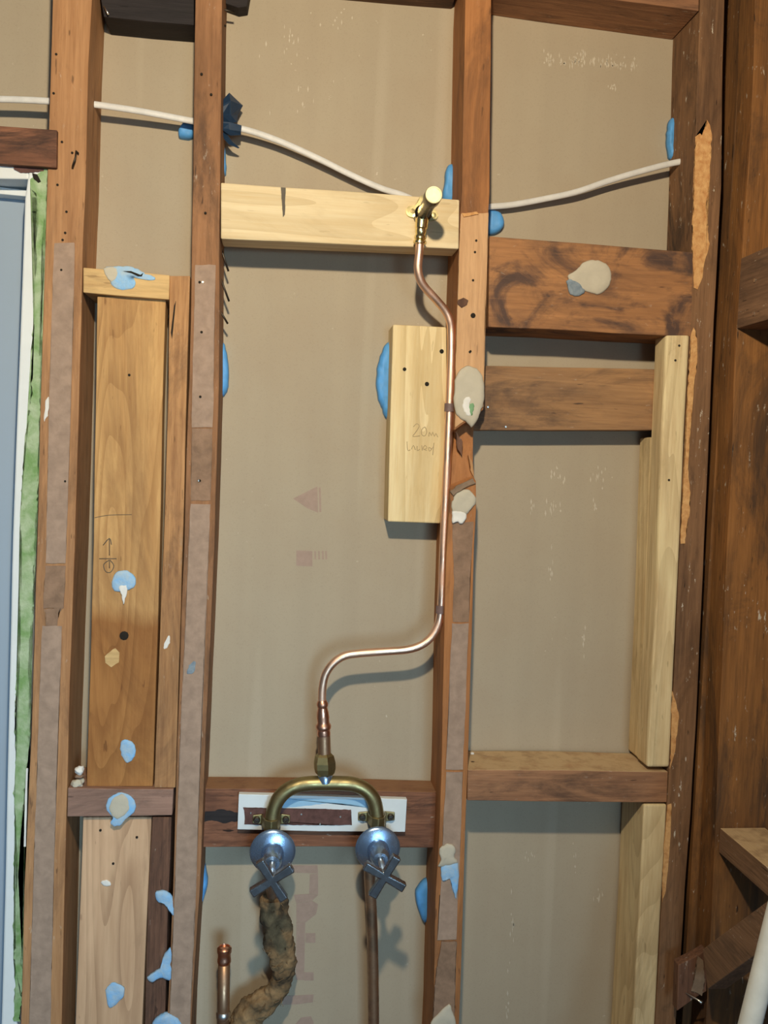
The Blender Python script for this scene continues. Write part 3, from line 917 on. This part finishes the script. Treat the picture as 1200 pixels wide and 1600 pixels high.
tag(ND, 'dark red brown noggin behind the two taps', 'noggin')

sheet('dark_split', [(318, 1268), (345, 1265), (376, 1270), (376, 1281), (350, 1287), (330, 1281), (318, 1284)], -0.056, 0.0005, M['near_black'], ND, ragged=1.2, label='dark split in the noggin')  # flat dark sheet standing for the crack in the noggin
pu = timber('pine_upright', [((1041, 523), (1078, 523)), ((1034, 690), (1069, 690)), ((1026, 900), (1060, 900)), ((1011, 1199), (1046, 1199))], -0.101, -0.055, M['pine_grey'], jit=0.0003, bevel=0.004)
tag(pu, 'long new pine upright fixed beside the aged corner stud', 'upright')
pu2 = timber('pine_packer', [((1017, 683), (1052, 683)), ((1010, 900), (1045, 900)), ((998, 1186), (1033, 1186))], -0.053, -0.004, M['pine_grey'], jit=0.0003, bevel=0.003)
tag(pu2, 'pine packer behind the long new pine upright', 'packer')
pd = timber('pine_upright', [((1006, 1257), (1042, 1257)), ((1000, 1400), (1034, 1400)), ((989, 1600), (1023, 1600))], -0.1, -0.004, M['pine_grey'], bottom=0.0, jit=0.0003, bevel=0.003)
tag(pd, 'dusty pine upright below the lower red brown noggin', 'upright')
for x, y in ((1061, 540), (1055, 563), (1045, 750)):
    nail(pu, x, y, -0.101, 0.0018, 'nail')

# pencil marks and daubs on the planks
strokes('pencil_mark', [[(171, 868), (171, 842)], [(161, 852), (171, 841), (174, 851)], [(155, 873), (182, 873)], [(171, 875), (162, 882), (165, 893), (173, 894), (178, 884), (172, 875)], [(171, 876), (171, 888)]], -0.0902, M['pencil'], PL1, 0.0007)
strokes('pencil_line', [[(148, 809), (170, 805), (206, 804)]], -0.0902, M['pencil'], PL1, 0.0005)
daub('compound_daub', [(178, 898), (194, 891), (211, 900), (211, 916), (202, 921), (190, 924), (176, 921)], -0.09, 0.003, M['skyblue'], PL1, 'pale blue compound daub')
daub('compound_daub', [(186, 918), (196, 914), (199, 921), (196, 935), (193, 944), (190, 930)], -0.0925, 0.0012, M['white'], PL1)
daub('compound_daub', [(189, 1160), (199, 1155), (211, 1164), (211, 1181), (199, 1192), (190, 1180)], -0.09, 0.002, M['skyblue'], PL1, 'pale blue hexagonal daub')
nail(PL1, 194, 993, -0.09, 0.007, 'hole', 'knot')
sheet('bare_patch', [(164, 1025), (172, 1018), (180, 1012), (187, 1020), (185, 1035), (174, 1042), (165, 1036)], -0.09, 0.0004, M['pine_x'], PL1, ragged=0.6)
nail(PL1, 202, 586, -0.09, 0.002, 'hole', 'nail_hole')
daub('compound_daub', [(165, 1546), (176, 1535), (193, 1541), (193, 1556), (181, 1569), (170, 1573)], -0.09, 0.003, M['skyblue'], PL2, 'pale blue compound daub')
daub('plaster_fleck', [(158, 1377), (166, 1374), (173, 1380), (170, 1384), (161, 1383)], -0.09, 0.002, M['white'], PL2)
for x, y in ((157, 1297), (177, 1349), (214, 1308)):
    nail(PL2, x, y, -0.09, 0.002, 'hole', 'nail_hole')
daub('compound_daub', [(243, 1394), (257, 1390), (269, 1399), (274, 1418), (273, 1430), (264, 1420), (256, 1410), (246, 1407)], -0.0965, 0.005, M['skyblue'], NB2, 'pale blue compound squeezed from the joint')
daub('compound_daub', [(230, 1527), (238, 1519), (250, 1511), (256, 1492), (267, 1479), (270, 1504), (269, 1530), (251, 1527), (238, 1534)], -0.0965, 0.005, M['skyblue'], NB2, 'pale blue compound squeezed from the joint')
daub('compound_daub', [(238, 1600), (248, 1586), (262, 1580), (279, 1588), (286, 1606), (262, 1614)], -0.0965, 0.008, M['skyblue'], NB2, 'pale blue compound at the bottom edge')
daub('plaster_fleck', [(257, 1003), (264, 992), (266, 1002), (261, 1012), (256, 1014)], -0.096, 0.001, M['white'], NB1)
daub('compound_smear', [(295, 1040), (304, 1033), (306, 1042), (300, 1053), (293, 1052)], -0.101, 0.0008, M['greyblue'], S2)

# daubs on the orange stud
D9 = [(709, 606), (714, 585), (728, 572), (744, 576), (755, 592), (757, 618), (752, 640), (745, 656), (737, 668), (729, 660), (716, 652), (710, 638)]
daub('compound_daub', D9, -0.1008, 0.006, M['beige'], S3, 'oval beige compound daub with white chip', rough=0.1)
daub('compound_daub', [(723, 636), (725, 624), (732, 620), (736, 624), (733, 633), (736, 648), (729, 648)], -0.1063, 0.0016, M['white'], S3)
daub('compound_daub', [(734, 632), (740, 630), (741, 637), (737, 650), (733, 641)], -0.1066, 0.0015, M['greenmark'], S3)
daub('compound_daub', [(706, 784), (714, 770), (728, 764), (738, 770), (744, 784), (736, 796), (727, 804), (714, 802), (706, 800)], -0.1, 0.005, M['beige'], S3, 'irregular beige compound daub')
daub('compound_daub', [(706, 802), (712, 797), (725, 800), (729, 808), (722, 819), (714, 816), (706, 817)], -0.1008, 0.005, M['white'], S3, 'white plaster patch')
daub('compound_daub', [(686, 1330), (693, 1320), (705, 1318), (712, 1326), (711, 1338), (715, 1347), (700, 1352), (685, 1354), (688, 1344)], -0.1008, 0.004, M['beige'], S3, 'beige compound over blue')
daub('compound_daub', [(690, 1352), (703, 1347), (715, 1348), (716, 1378), (713, 1404), (709, 1396), (704, 1378), (698, 1366), (692, 1376), (689, 1368)], -0.1008, 0.003, M['skyblue'], S3, 'pale blue compound smear', k=3)
daub('compound_daub', [(672, 1602), (681, 1587), (692, 1576), (702, 1568), (708, 1582), (713, 1600), (710, 1622), (676, 1622)], -0.102, 0.004, M['beige'], S3, 'beige compound at the bottom edge', k=3)
daub('compound_daub', [(886, 432), (900, 422), (910, 411), (926, 406), (943, 410), (953, 421), (955, 437), (948, 452), (932, 460), (916, 456), (900, 448)], -0.1, 0.004, M['beige'], NA, 'round beige compound daub', rough=0.1)
daub('compound_daub', [(885, 440), (894, 436), (906, 442), (914, 456), (903, 463), (891, 460)], -0.1004, 0.003, M['greyblue'], NA, 'grey blue smear under the daub')

# blue adhesive squeezed out against the board
for poly, lab in (([(340, 532), (350, 535), (356, 560), (358, 595), (355, 612), (346, 622), (336, 620), (334, 560)], None),
                  ([(340, 212), (350, 216), (353, 245), (354, 265), (350, 280), (340, 282)], None),
                  ([(304, 188), (292, 192), (283, 200), (279, 212), (286, 219), (304, 216)], None),
                  ([(697, 264), (705, 258), (712, 262), (712, 318), (691, 316), (694, 290)], None),
                  ([(760, 331), (777, 332), (786, 346), (780, 363), (760, 366)], None),
                  ([(1053, 190), (1044, 190), (1040, 210), (1041, 235), (1045, 250), (1053, 248)], None),
                  ([(608, 534), (598, 545), (590, 570), (587, 600), (591, 625), (597, 640), (603, 655), (613, 655), (615, 540)], None),
                  ([(306, 1322), (317, 1336), (325, 1370), (322, 1392), (312, 1415), (302, 1414)], None),
                  ([(666, 1370), (656, 1378), (649, 1388), (649, 1406), (655, 1425), (664, 1440), (672, 1420), (672, 1380)], None)):
    daub('adhesive_squeeze', poly, 0.0, 0.016, M['blue'], wall, 'blue adhesive squeezed out beside timber', rough=0.15)

# ------------------------------------------------------------------ cables and tape
c1 = [P(-260, 150, -0.055), P(0, 155, -0.055), P(75, 158, -0.055), P(110, 160, -0.055), P(146, 163, -0.052), P(220, 174, -0.046), P(300, 189, -0.036), P(345, 196, -0.036), P(385, 203, -0.036), P(430, 218, -0.032), P(470, 235, -0.03), P(510, 254, -0.028), P(550, 274, -0.026), P(595, 294, -0.026), P(632, 306, -0.024), P(668, 324, -0.022), P(700, 336, -0.02)]
ca = tube('power_cable', spline(c1, 8), 0.0052, M['cable'], seg=12, flat=0.6)
tag(ca, 'white flat power cable running left through the tan stud and down behind the pine noggin', 'cable')
c2 = [P(700, 328, -0.02), P(764, 323, -0.02), P(800, 320, -0.02), P(850, 311, -0.022), P(900, 300, -0.026), P(950, 283, -0.03), P(1000, 268, -0.036), P(1061, 253, -0.042), P(1127, 245, -0.058)]
cb2 = tube('power_cable', spline(c2, 8), 0.0052, M['cable'], seg=12, flat=0.6)
tag(cb2, 'white flat power cable rising right from the orange stud into the aged stud', 'cable')
# torn dark tape round the cable where it leaves the slim stud: a folded sheet
def folded(name, rows_, mat, parent=None):
    """rows of (x, y, Y) pixel/depth points -> a thin folded sheet"""
    n = len(rows_[0])
    fr = [[P(*q) for q in r] for r in rows_]
    vs = [v for r in fr for v in r]
    k = len(vs)
    vs += [v + Vector((0.0006, 0.0012, 0.0006)) for v in vs]
    fs = []
    for i in range(len(rows_) - 1):
        for j in range(n - 1):
            a = i * n + j
            q = (a, a + 1, a + n + 1, a + n)
            fs.append(q)
            fs.append(tuple(k + z for z in reversed(q)))
    edge = [(0, j) for j in range(n)] + [(i, n - 1) for i in range(1, len(rows_))] + [(len(rows_) - 1, j) for j in range(n - 2, -1, -1)] + [(i, 0) for i in range(len(rows_) - 2, 0, -1)]
    ids = [i * n + j for i, j in edge]
    for q in range(len(ids)):
        a, b = ids[q], ids[(q + 1) % len(ids)]
        fs.append((a, b, b + k, a + k))
    return link(name, mesh(name, vs, fs), mat, parent)


tp = empty('torn_tape', P(356, 200, -0.04))
tag(tp, 'torn dark blue tape wrapped round the cable beside the slim stud', 'tape')
folded('tape_flap', [[(347, 157, -0.05), (358, 145, -0.045), (364, 151, -0.03)], [(346, 165, -0.055), (360, 157, -0.055), (379, 165, -0.03)], [(346, 180, -0.055), (361, 180, -0.045), (371, 180, -0.03)], [(346, 194, -0.045), (362, 192, -0.04), (370, 191, -0.035)]], M['tape'], tp)
folded('tape_wrap', [[(346, 190, -0.05), (360, 191, -0.052), (377, 196, -0.046)], [(346, 202, -0.055), (360, 203, -0.05), (376, 205, -0.045)], [(350, 208, -0.045), (360, 212, -0.045), (376, 211, -0.04)]], M['tape'], tp)
folded('tape_tail', [[(347, 205, -0.048), (353, 207, -0.042)], [(350, 217, -0.05), (357, 214, -0.042)], [(357, 225, -0.045), (363, 222, -0.04)], [(372, 232, -0.035), (374, 231, -0.034)]], M['tape'], tp)

# ------------------------------------------------------------------ plumbing
YR = -0.082
so = empty('shower_outlet', P(658, 375, -0.112))
tag(so, 'brass shower outlet elbow with capped spout screwed to the pine noggin', 'pipe fitting')
base = P(661, 334, -0.116)
lathe('barrel', [(0.0135, -0.012), (0.0135, 0.004), (0.0105, 0.007), (0.0105, 0.075)], base, (0, -1, 0), M['barrel'], so)
tipo = base
cpo = lathe('cap', [(0.0108, 0.076), (0.0128, 0.078), (0.0128, 0.0985), (0.0124, 0.0995), (0.0004, 0.0995)], base, (0, -1, 0), M['barrel'], so)
lathe('cap_face', [(0.0124, 0.0994), (0.0124, 0.1003), (0.0116, 0.1010), (0.0102, 0.1010), (0.0098, 0.1004), (0.0003, 0.1004)], base, (0, -1, 0), M['capface'], cpo)
bp_l, bp_r = P(644, 331, -0.1), P(677, 337, -0.1)
pts = [(634, 331), (637, 324), (645, 322), (652, 318), (656, 308), (663, 306), (668, 314), (672, 326), (679, 329), (684, 337), (680, 344), (672, 346), (664, 348), (652, 342), (642, 340), (636, 337)]
bpl = sheet('back_plate', [tuple(v) for v in smoothpoly(pts, 3)], -0.1, 0.004, M['brass'], so)
for q in (bp_l, bp_r):
    lathe('screw', [(0.0038, 0), (0.0036, 0.0012), (0.001, 0.0016)], q + Vector((0, -0.004, 0)), (0, -1, 0), M['brass_old'], so, seg=14)
e1, e2 = P(660, 338, -0.116), P(656, 376, -0.114)
dv = (e2 - e1)
lathe('socket', [(0.0105, 0), (0.0100, 0.018), (0.0085, 0.020), (0.0090, 0.024), (0.0076, 0.028), (0.0095, 0.031), (0.0095, 0.034), (0.0078, 0.036), (0.0100, 0.0385), (0.0100, 0.0415), (0.0078, 0.0425)], e1, dv, M['brass'], so)

rp = empty('shower_riser', P(503, 1148, YR))
tag(rp, 'bright copper pipe bending from the brass outlet down to the tap breech', 'pipe')
pth = [(656.5, 374, -0.114), (655, 395, -0.113), (653, 418, -0.111), (656, 435, -0.107), (664, 449, -0.102), (682, 469, -0.094), (696, 486, -0.088), (703, 502, -0.085), (705, 520, YR), (705, 560, YR), (702, 640, YR), (697, 760, YR), (693, 850, YR), (690, 930, YR), (688, 957, YR), (684, 977, YR), (674, 995, YR), (658, 1008, YR), (636, 1015, YR), (600, 1018, YR), (560, 1021, YR), (538, 1025, YR), (521, 1036, YR), (509, 1053, YR), (504, 1074, YR), (503, 1098, YR)]
tube('pipe', spline([P(*q) for q in pth], 6), 0.0066, M['copper'], rp, seg=20)
c0, c9 = P(503.5, 1096, YR), P(506, 1150, YR)
lathe('press_coupling', [(0.0068, -0.002), (0.0078, 0.0), (0.0092, 0.003), (0.0092, 0.007), (0.0078, 0.010), (0.0084, 0.013), (0.0096, 0.018), (0.0104, 0.026), (0.0098, 0.033), (0.0104, 0.036), (0.0125, 0.039), (0.0125, 0.044), (0.0106, 0.047), (0.0112, 0.053), (0.0108, 0.056)], c0, c9 - c0, M['copper_new'], rp)
for i, (x, y) in enumerate(((702, 637), (688.5, 952))):
    c = P(x, y, YR)
    cl = empty('pipe_clip', c)
    tag(cl, ('brown clip holding the copper pipe beside the oval daub', 'brown clip holding the copper pipe just above its lower bend')[i], 'clip', 'pipe clips')
    vs, fs = [], []
    n = 13
    ring = []
    for k in range(n):
        g = math.radians(-170 + 170 * k / (n - 1))
        ring.append((math.cos(g), math.sin(g)))
    prof = [(a * 0.0085, b * 0.0085) for a, b in ring] + [(0.0085, 0.006), (0.0115, 0.006)]
    inner = [(a * 0.0070, b * 0.0070) for a, b in ring] + [(0.0070, 0.0075), (0.0115, 0.0075)]
    for z in (-0.0065, 0.0065):
        for a, b in prof + list(reversed(inner)):
            vs.append(c + Vector((a, b, z)))
    k = len(prof) * 2
    for j in range(k):
        fs.append((j, (j + 1) % k, k + (j + 1) % k, k + j))
    for z in (0, 1):
        for j in range(len(prof) - 1):
            fs.append((z * k + j, z * k + j + 1, z * k + k - 2 - j, z * k + k - 1 - j))
    link('band', mesh('band', vs, fs), M['clip'], cl)
    lathe('nail', [(0.002, 0), (0.002, 0.001)], c + Vector((0.0098, 0.006, 0)), (0, -1, 0), M['nail_bright'], cl, seg=8)

# white batten and rusty strip
wb = timber('painted_batten', [((373, 1241), (371, 1296)), ((500, 1244), (500, 1299)), ((636, 1249), (633, 1300))], -0.068, -0.0565, M['batten_paint'], bevel=0.0008, jit=0.0002)
tag(wb, 'white painted batten behind the brass breech', 'batten')
sheet('blue_patch', [(436, 1247), (570, 1250), (575, 1262), (560, 1258), (520, 1254), (470, 1260), (440, 1262)], -0.068, 0.0003, M['bluepatch'], wb, ragged=0.4, label='pale blue patch')  # flat pale blue patch on the batten between the breech legs
rs = sheet('rust_strip', [(380, 1262), (549, 1265), (548, 1278), (550, 1289), (382, 1288), (383, 1275)], -0.0681, 0.0012, M['rust'], None, ragged=0.7)
tag(rs, 'rust brown strip fixed across the white batten', 'strip')
for x, y in ((471, 1272), (532, 1276), (500, 1287), (392, 1270)):
    nail(rs, x, y, -0.0693, 0.0016, 'nail_bright', 'nail')

tb = empty('tap_breech', P(508, 1290, -0.086))
tag(tb, 'dull brass U-shaped breech pipe joining the two taps', 'pipe fitting')
YB = -0.086
up = [(425, 1312), (425, 1290), (427, 1268), (434, 1250), (447, 1236), (466, 1227), (490, 1224), (530, 1224), (553, 1226), (571, 1234), (583, 1248), (588, 1266), (590, 1288), (590, 1310)]
tube('breech_pipe', spline([P(x, y, YB) for x, y in up], 6), 0.0118, M['brass_old'], tb, seg=24)
c0, c9 = P(506, 1148, YR), P(508, 1216, YB)
dv = c9 - c0
lathe('tail_pipe', [(0.0105, 0), (0.0105, 0.036)], c0, dv, M['copper_dark'], tb)
lathe('union_nut', [(0.011, 0.030), (0.0155, 0.034), (0.0180, 0.045), (0.0180, 0.054), (0.0160, 0.062), (0.012, 0.066)], c0, dv, M['brass_old'], tb, seg=6, smooth=False)
lathe('union_collar', [(0.0095, 0.062), (0.0115, 0.066), (0.0125, 0.071), (0.0125, 0.077)], c0, dv, M['chrome'], tb)
for cx, cy in ((424, 1279), (588, 1275)):
    c = P(cx, cy, -0.0695)
    sx = 0.0305
    pts2 = []
    clampv, fs = [], []
    pr = [(-sx, 0), (-0.0155, 0), (-0.0145, -0.012), (-0.010, -0.025), (0, -0.0305), (0.010, -0.025), (0.0145, -0.012), (0.0155, 0), (sx, 0)]
    pr_in = [(-sx, 0.003), (-0.013, 0.003), (-0.0122, -0.011), (-0.008, -0.022), (0, -0.027), (0.008, -0.022), (0.0122, -0.011), (0.013, 0.003), (sx, 0.003)]
    for z in (-0.0085, 0.0085):
        for a, b in pr + list(reversed(pr_in)):
            zz = z * (0.8 if abs(a) > 0.02 else 1.0)
            clampv.append(c + Vector((a, b - 0.003, zz)))
    k = len(pr) * 2
    for j in range(k):
        fs.append((j, (j + 1) % k, k + (j + 1) % k, k + j))
    for z in (0, 1):
        for j in range(len(pr) - 1):
            fs.append((z * k + j, z * k + j + 1, z * k + k - 2 - j, z * k + k - 1 - j))
    sd = link('saddle_clamp', mesh('saddle_clamp', clampv, fs), M['brass_old'], tb, bevel=0.0012)
    for s in (-1, 1):
        lathe('screw', [(0.0055, 0), (0.0055, 0.0035), (0.004, 0.005), (0.0025, 0.005), (0.002, 0.003)], c + Vector((s * 0.0235, -0.003, 0)), (0, -1, 0), M['nail'], sd, seg=14)


def cross_tap(fx, fy, ang, label):
    YF = -0.104
    c = P(fx, fy, YF)
    t = empty('shower_tap', c + Vector((0, 0, -0.035)))
    tag(t, label, 'tap', 'shower taps')
    lathe('tap_body', [(0.014, -0.032), (0.014, -0.001)], c, (0, -1, 0), M['brass_old'], t)
    lathe('flange', [(0.036, 0), (0.0365, 0.0015), (0.0355, 0.0035), (0.032, 0.0055), (0.020, 0.009), (0.0175, 0.0095)], c, (0, -1, 0), M['chrome'], t, seg=48)
    lathe('sleeve', [(0.0178, 0.008), (0.0178, 0.016), (0.0165, 0.022), (0.0160, 0.024), (0.0158, 0.030), (0.0140, 0.040), (0.0115, 0.045), (0.0070, 0.0455), (0.0065, 0.043)], c, (0, -1, 0), M['chrome'], t, seg=40)
    lathe('spindle', [(0.0048, 0.040), (0.0048, 0.058), (0.0040, 0.064), (0.0062, 0.074), (0.0085, 0.088), (0.0090, 0.093)], c, (0, -1, 0), M['nail_bright'], t, seg=20)
    # cross handle: four bars growing slightly toward their ends
    L, w0, w1, th = 0.0355, 0.0060, 0.0070, 0.0065
    base2 = []
    for q in range(4):
        g = ang + q * math.pi / 2
        u = Vector((math.cos(g), 0, math.sin(g)))
        v = Vector((-math.sin(g), 0, math.cos(g)))
        base2 += [u * w0 - v * w0, u * L - v * w1, u * L + v * w1]
    order = base2
    vs, fs = [], []
    n = len(order)
    hc = c + Vector((0, -0.099, 0))
    for dy in (th, -th):
        for p in order:
            vs.append(hc + p + Vector((0, dy, 0)))
    fs.append(tuple(range(n)))
    fs.append(tuple(range(n, 2 * n)))
    for j in range(n):
        fs.append((j, (j + 1) % n, n + (j + 1) % n, n + j))
    h = link('cross_handle', mesh('cross_handle', vs, fs), M['chrome_dark'], t, bevel=0.0022, seg=3)
    return t


cross_tap(426, 1330, math.radians(33), 'chrome cross-handle tap above the felt-lagged pipe')
cross_tap(590, 1325, math.radians(60), 'chrome cross-handle tap above the bare dark copper pipe')

lg = empty('lagged_pipe', P(385, 1640, -0.05))
tag(lg, 'pipe wrapped in brown felt lagging below the left tap', 'pipe')
lp = [(422, 1340, -0.075), (424, 1375, -0.07), (426, 1400, -0.062), (430, 1435, -0.058), (437, 1475, -0.056), (443, 1507, -0.055), (440, 1534, -0.055), (425, 1556, -0.055), (402, 1574, -0.055), (384, 1596, -0.055), (374, 1640, -0.055)]
tube('felt_lagging', spline([P(*q) for q in lp[2:]], 14), 0.0215, M['lagging'], lg, seg=36, lump=0.0065, rfun=lambda t: 0.0195 + 0.003 * math.sin(t * 9) + 0.003 * t)
tube('copper_stub', spline([P(*q) for q in lp[:4]], 6), 0.0095, M['copper_dark'], lg, seg=18)
fx = []
rr2 = random.Random(3)
for k in range(26):
    i = rr2.randrange(2, len(lp) - 1)
    a = P(*lp[i]) + Vector((rr2.uniform(-0.02, 0.02), -0.016 - rr2.random() * 0.008, rr2.uniform(-0.015, 0.015)))
    b = a + Vector((rr2.uniform(-0.012, 0.012), rr2.uniform(-0.006, 0.002), rr2.uniform(-0.014, 0.014)))
    fx.append((a, (a + b) / 2 + Vector((rr2.uniform(-0.003, 0.003), -0.003, 0)), b))
bm = bmesh.new()
for a, q, b in fx:
    me = tube_mesh('f', spline([a, q, b], 4), 0.0005, seg=4)
    bm.from_mesh(me)
    bpy.data.meshes.remove(me)
me = bpy.data.meshes.new('loose_fibres')
bm.to_mesh(me)
bm.free()
lf = link('loose_fibres', me, M['lagging'], lg)
lf['kind'] = 'stuff'
cp = tube('copper_pipe', spline([P(577, 1335, -0.07), P(578, 1380, -0.066), P(581, 1440, -0.062), P(583, 1520, -0.06), P(584, 1640, -0.06)], 8), 0.0093, M['copper_dark'], seg=20)
tag(cp, 'bare dark copper pipe rising to the right tap', 'pipe')
kp = empty('capped_pipe', P(348, 1700, -0.07))
tag(kp, 'short tarnished copper pipe with bright crimped cap left of the lagged pipe', 'pipe')
k0, k1 = P(348, 1660, -0.07), P(350.5, 1490, -0.07)
kd = k1 - k0
tube('pipe', [k0, k1], 0.0098, M['copper_dark'], kp, seg=22)
lathe('crimped_cap', [(0.0102, -0.016), (0.0112, -0.014), (0.0112, -0.009), (0.0104, -0.006), (0.0104, 0.0), (0.0118, 0.003), (0.0118, 0.009), (0.0100, 0.011), (0.0085, 0.012), (0.0080, 0.0095), (0.0002, 0.0095)], k1, kd, M['copper_new'], kp)
lathe('solder_ring', [(0.0099, -0.006), (0.0118, -0.003), (0.0118, 0.004), (0.0099, 0.007)], P(349, 1586, -0.07), kd, M['nail_bright'], kp)

# plaster debris lying on the left noggin
for i, (x, y, r, lab) in enumerate(((125, 1203, 0.0075, 'white plaster crumb on top of the small debris pile'), (124, 1212, 0.0068, 'flat brownish plaster crumb in the middle of the debris pile'), (122, 1223, 0.0092, 'dusty plaster lump at the bottom of the debris pile'))):
    c = P(x, y, -0.088)
    bm = bmesh.new()
    bmesh.ops.create_icosphere(bm, subdivisions=3, radius=1)
    for v in bm.verts:
        d = 1 + 0.5 * noise.noise(v.co * 1.7 + Vector((i * 9, 0, 0)))
        v.co = c + Vector((v.co.x * r * d, v.co.y * r * d, v.co.z * r * (0.85, 0.5, 0.75)[i] * d))
    me = bpy.data.meshes.new('plaster_crumb')
    bm.to_mesh(me)
    bm.free()
    for p in me.polygons:
        p.use_smooth = True
    tag(link('plaster_crumb', me, M[('white', 'paper_d', 'beige')[i]]), lab, 'debris', 'plaster crumbs')
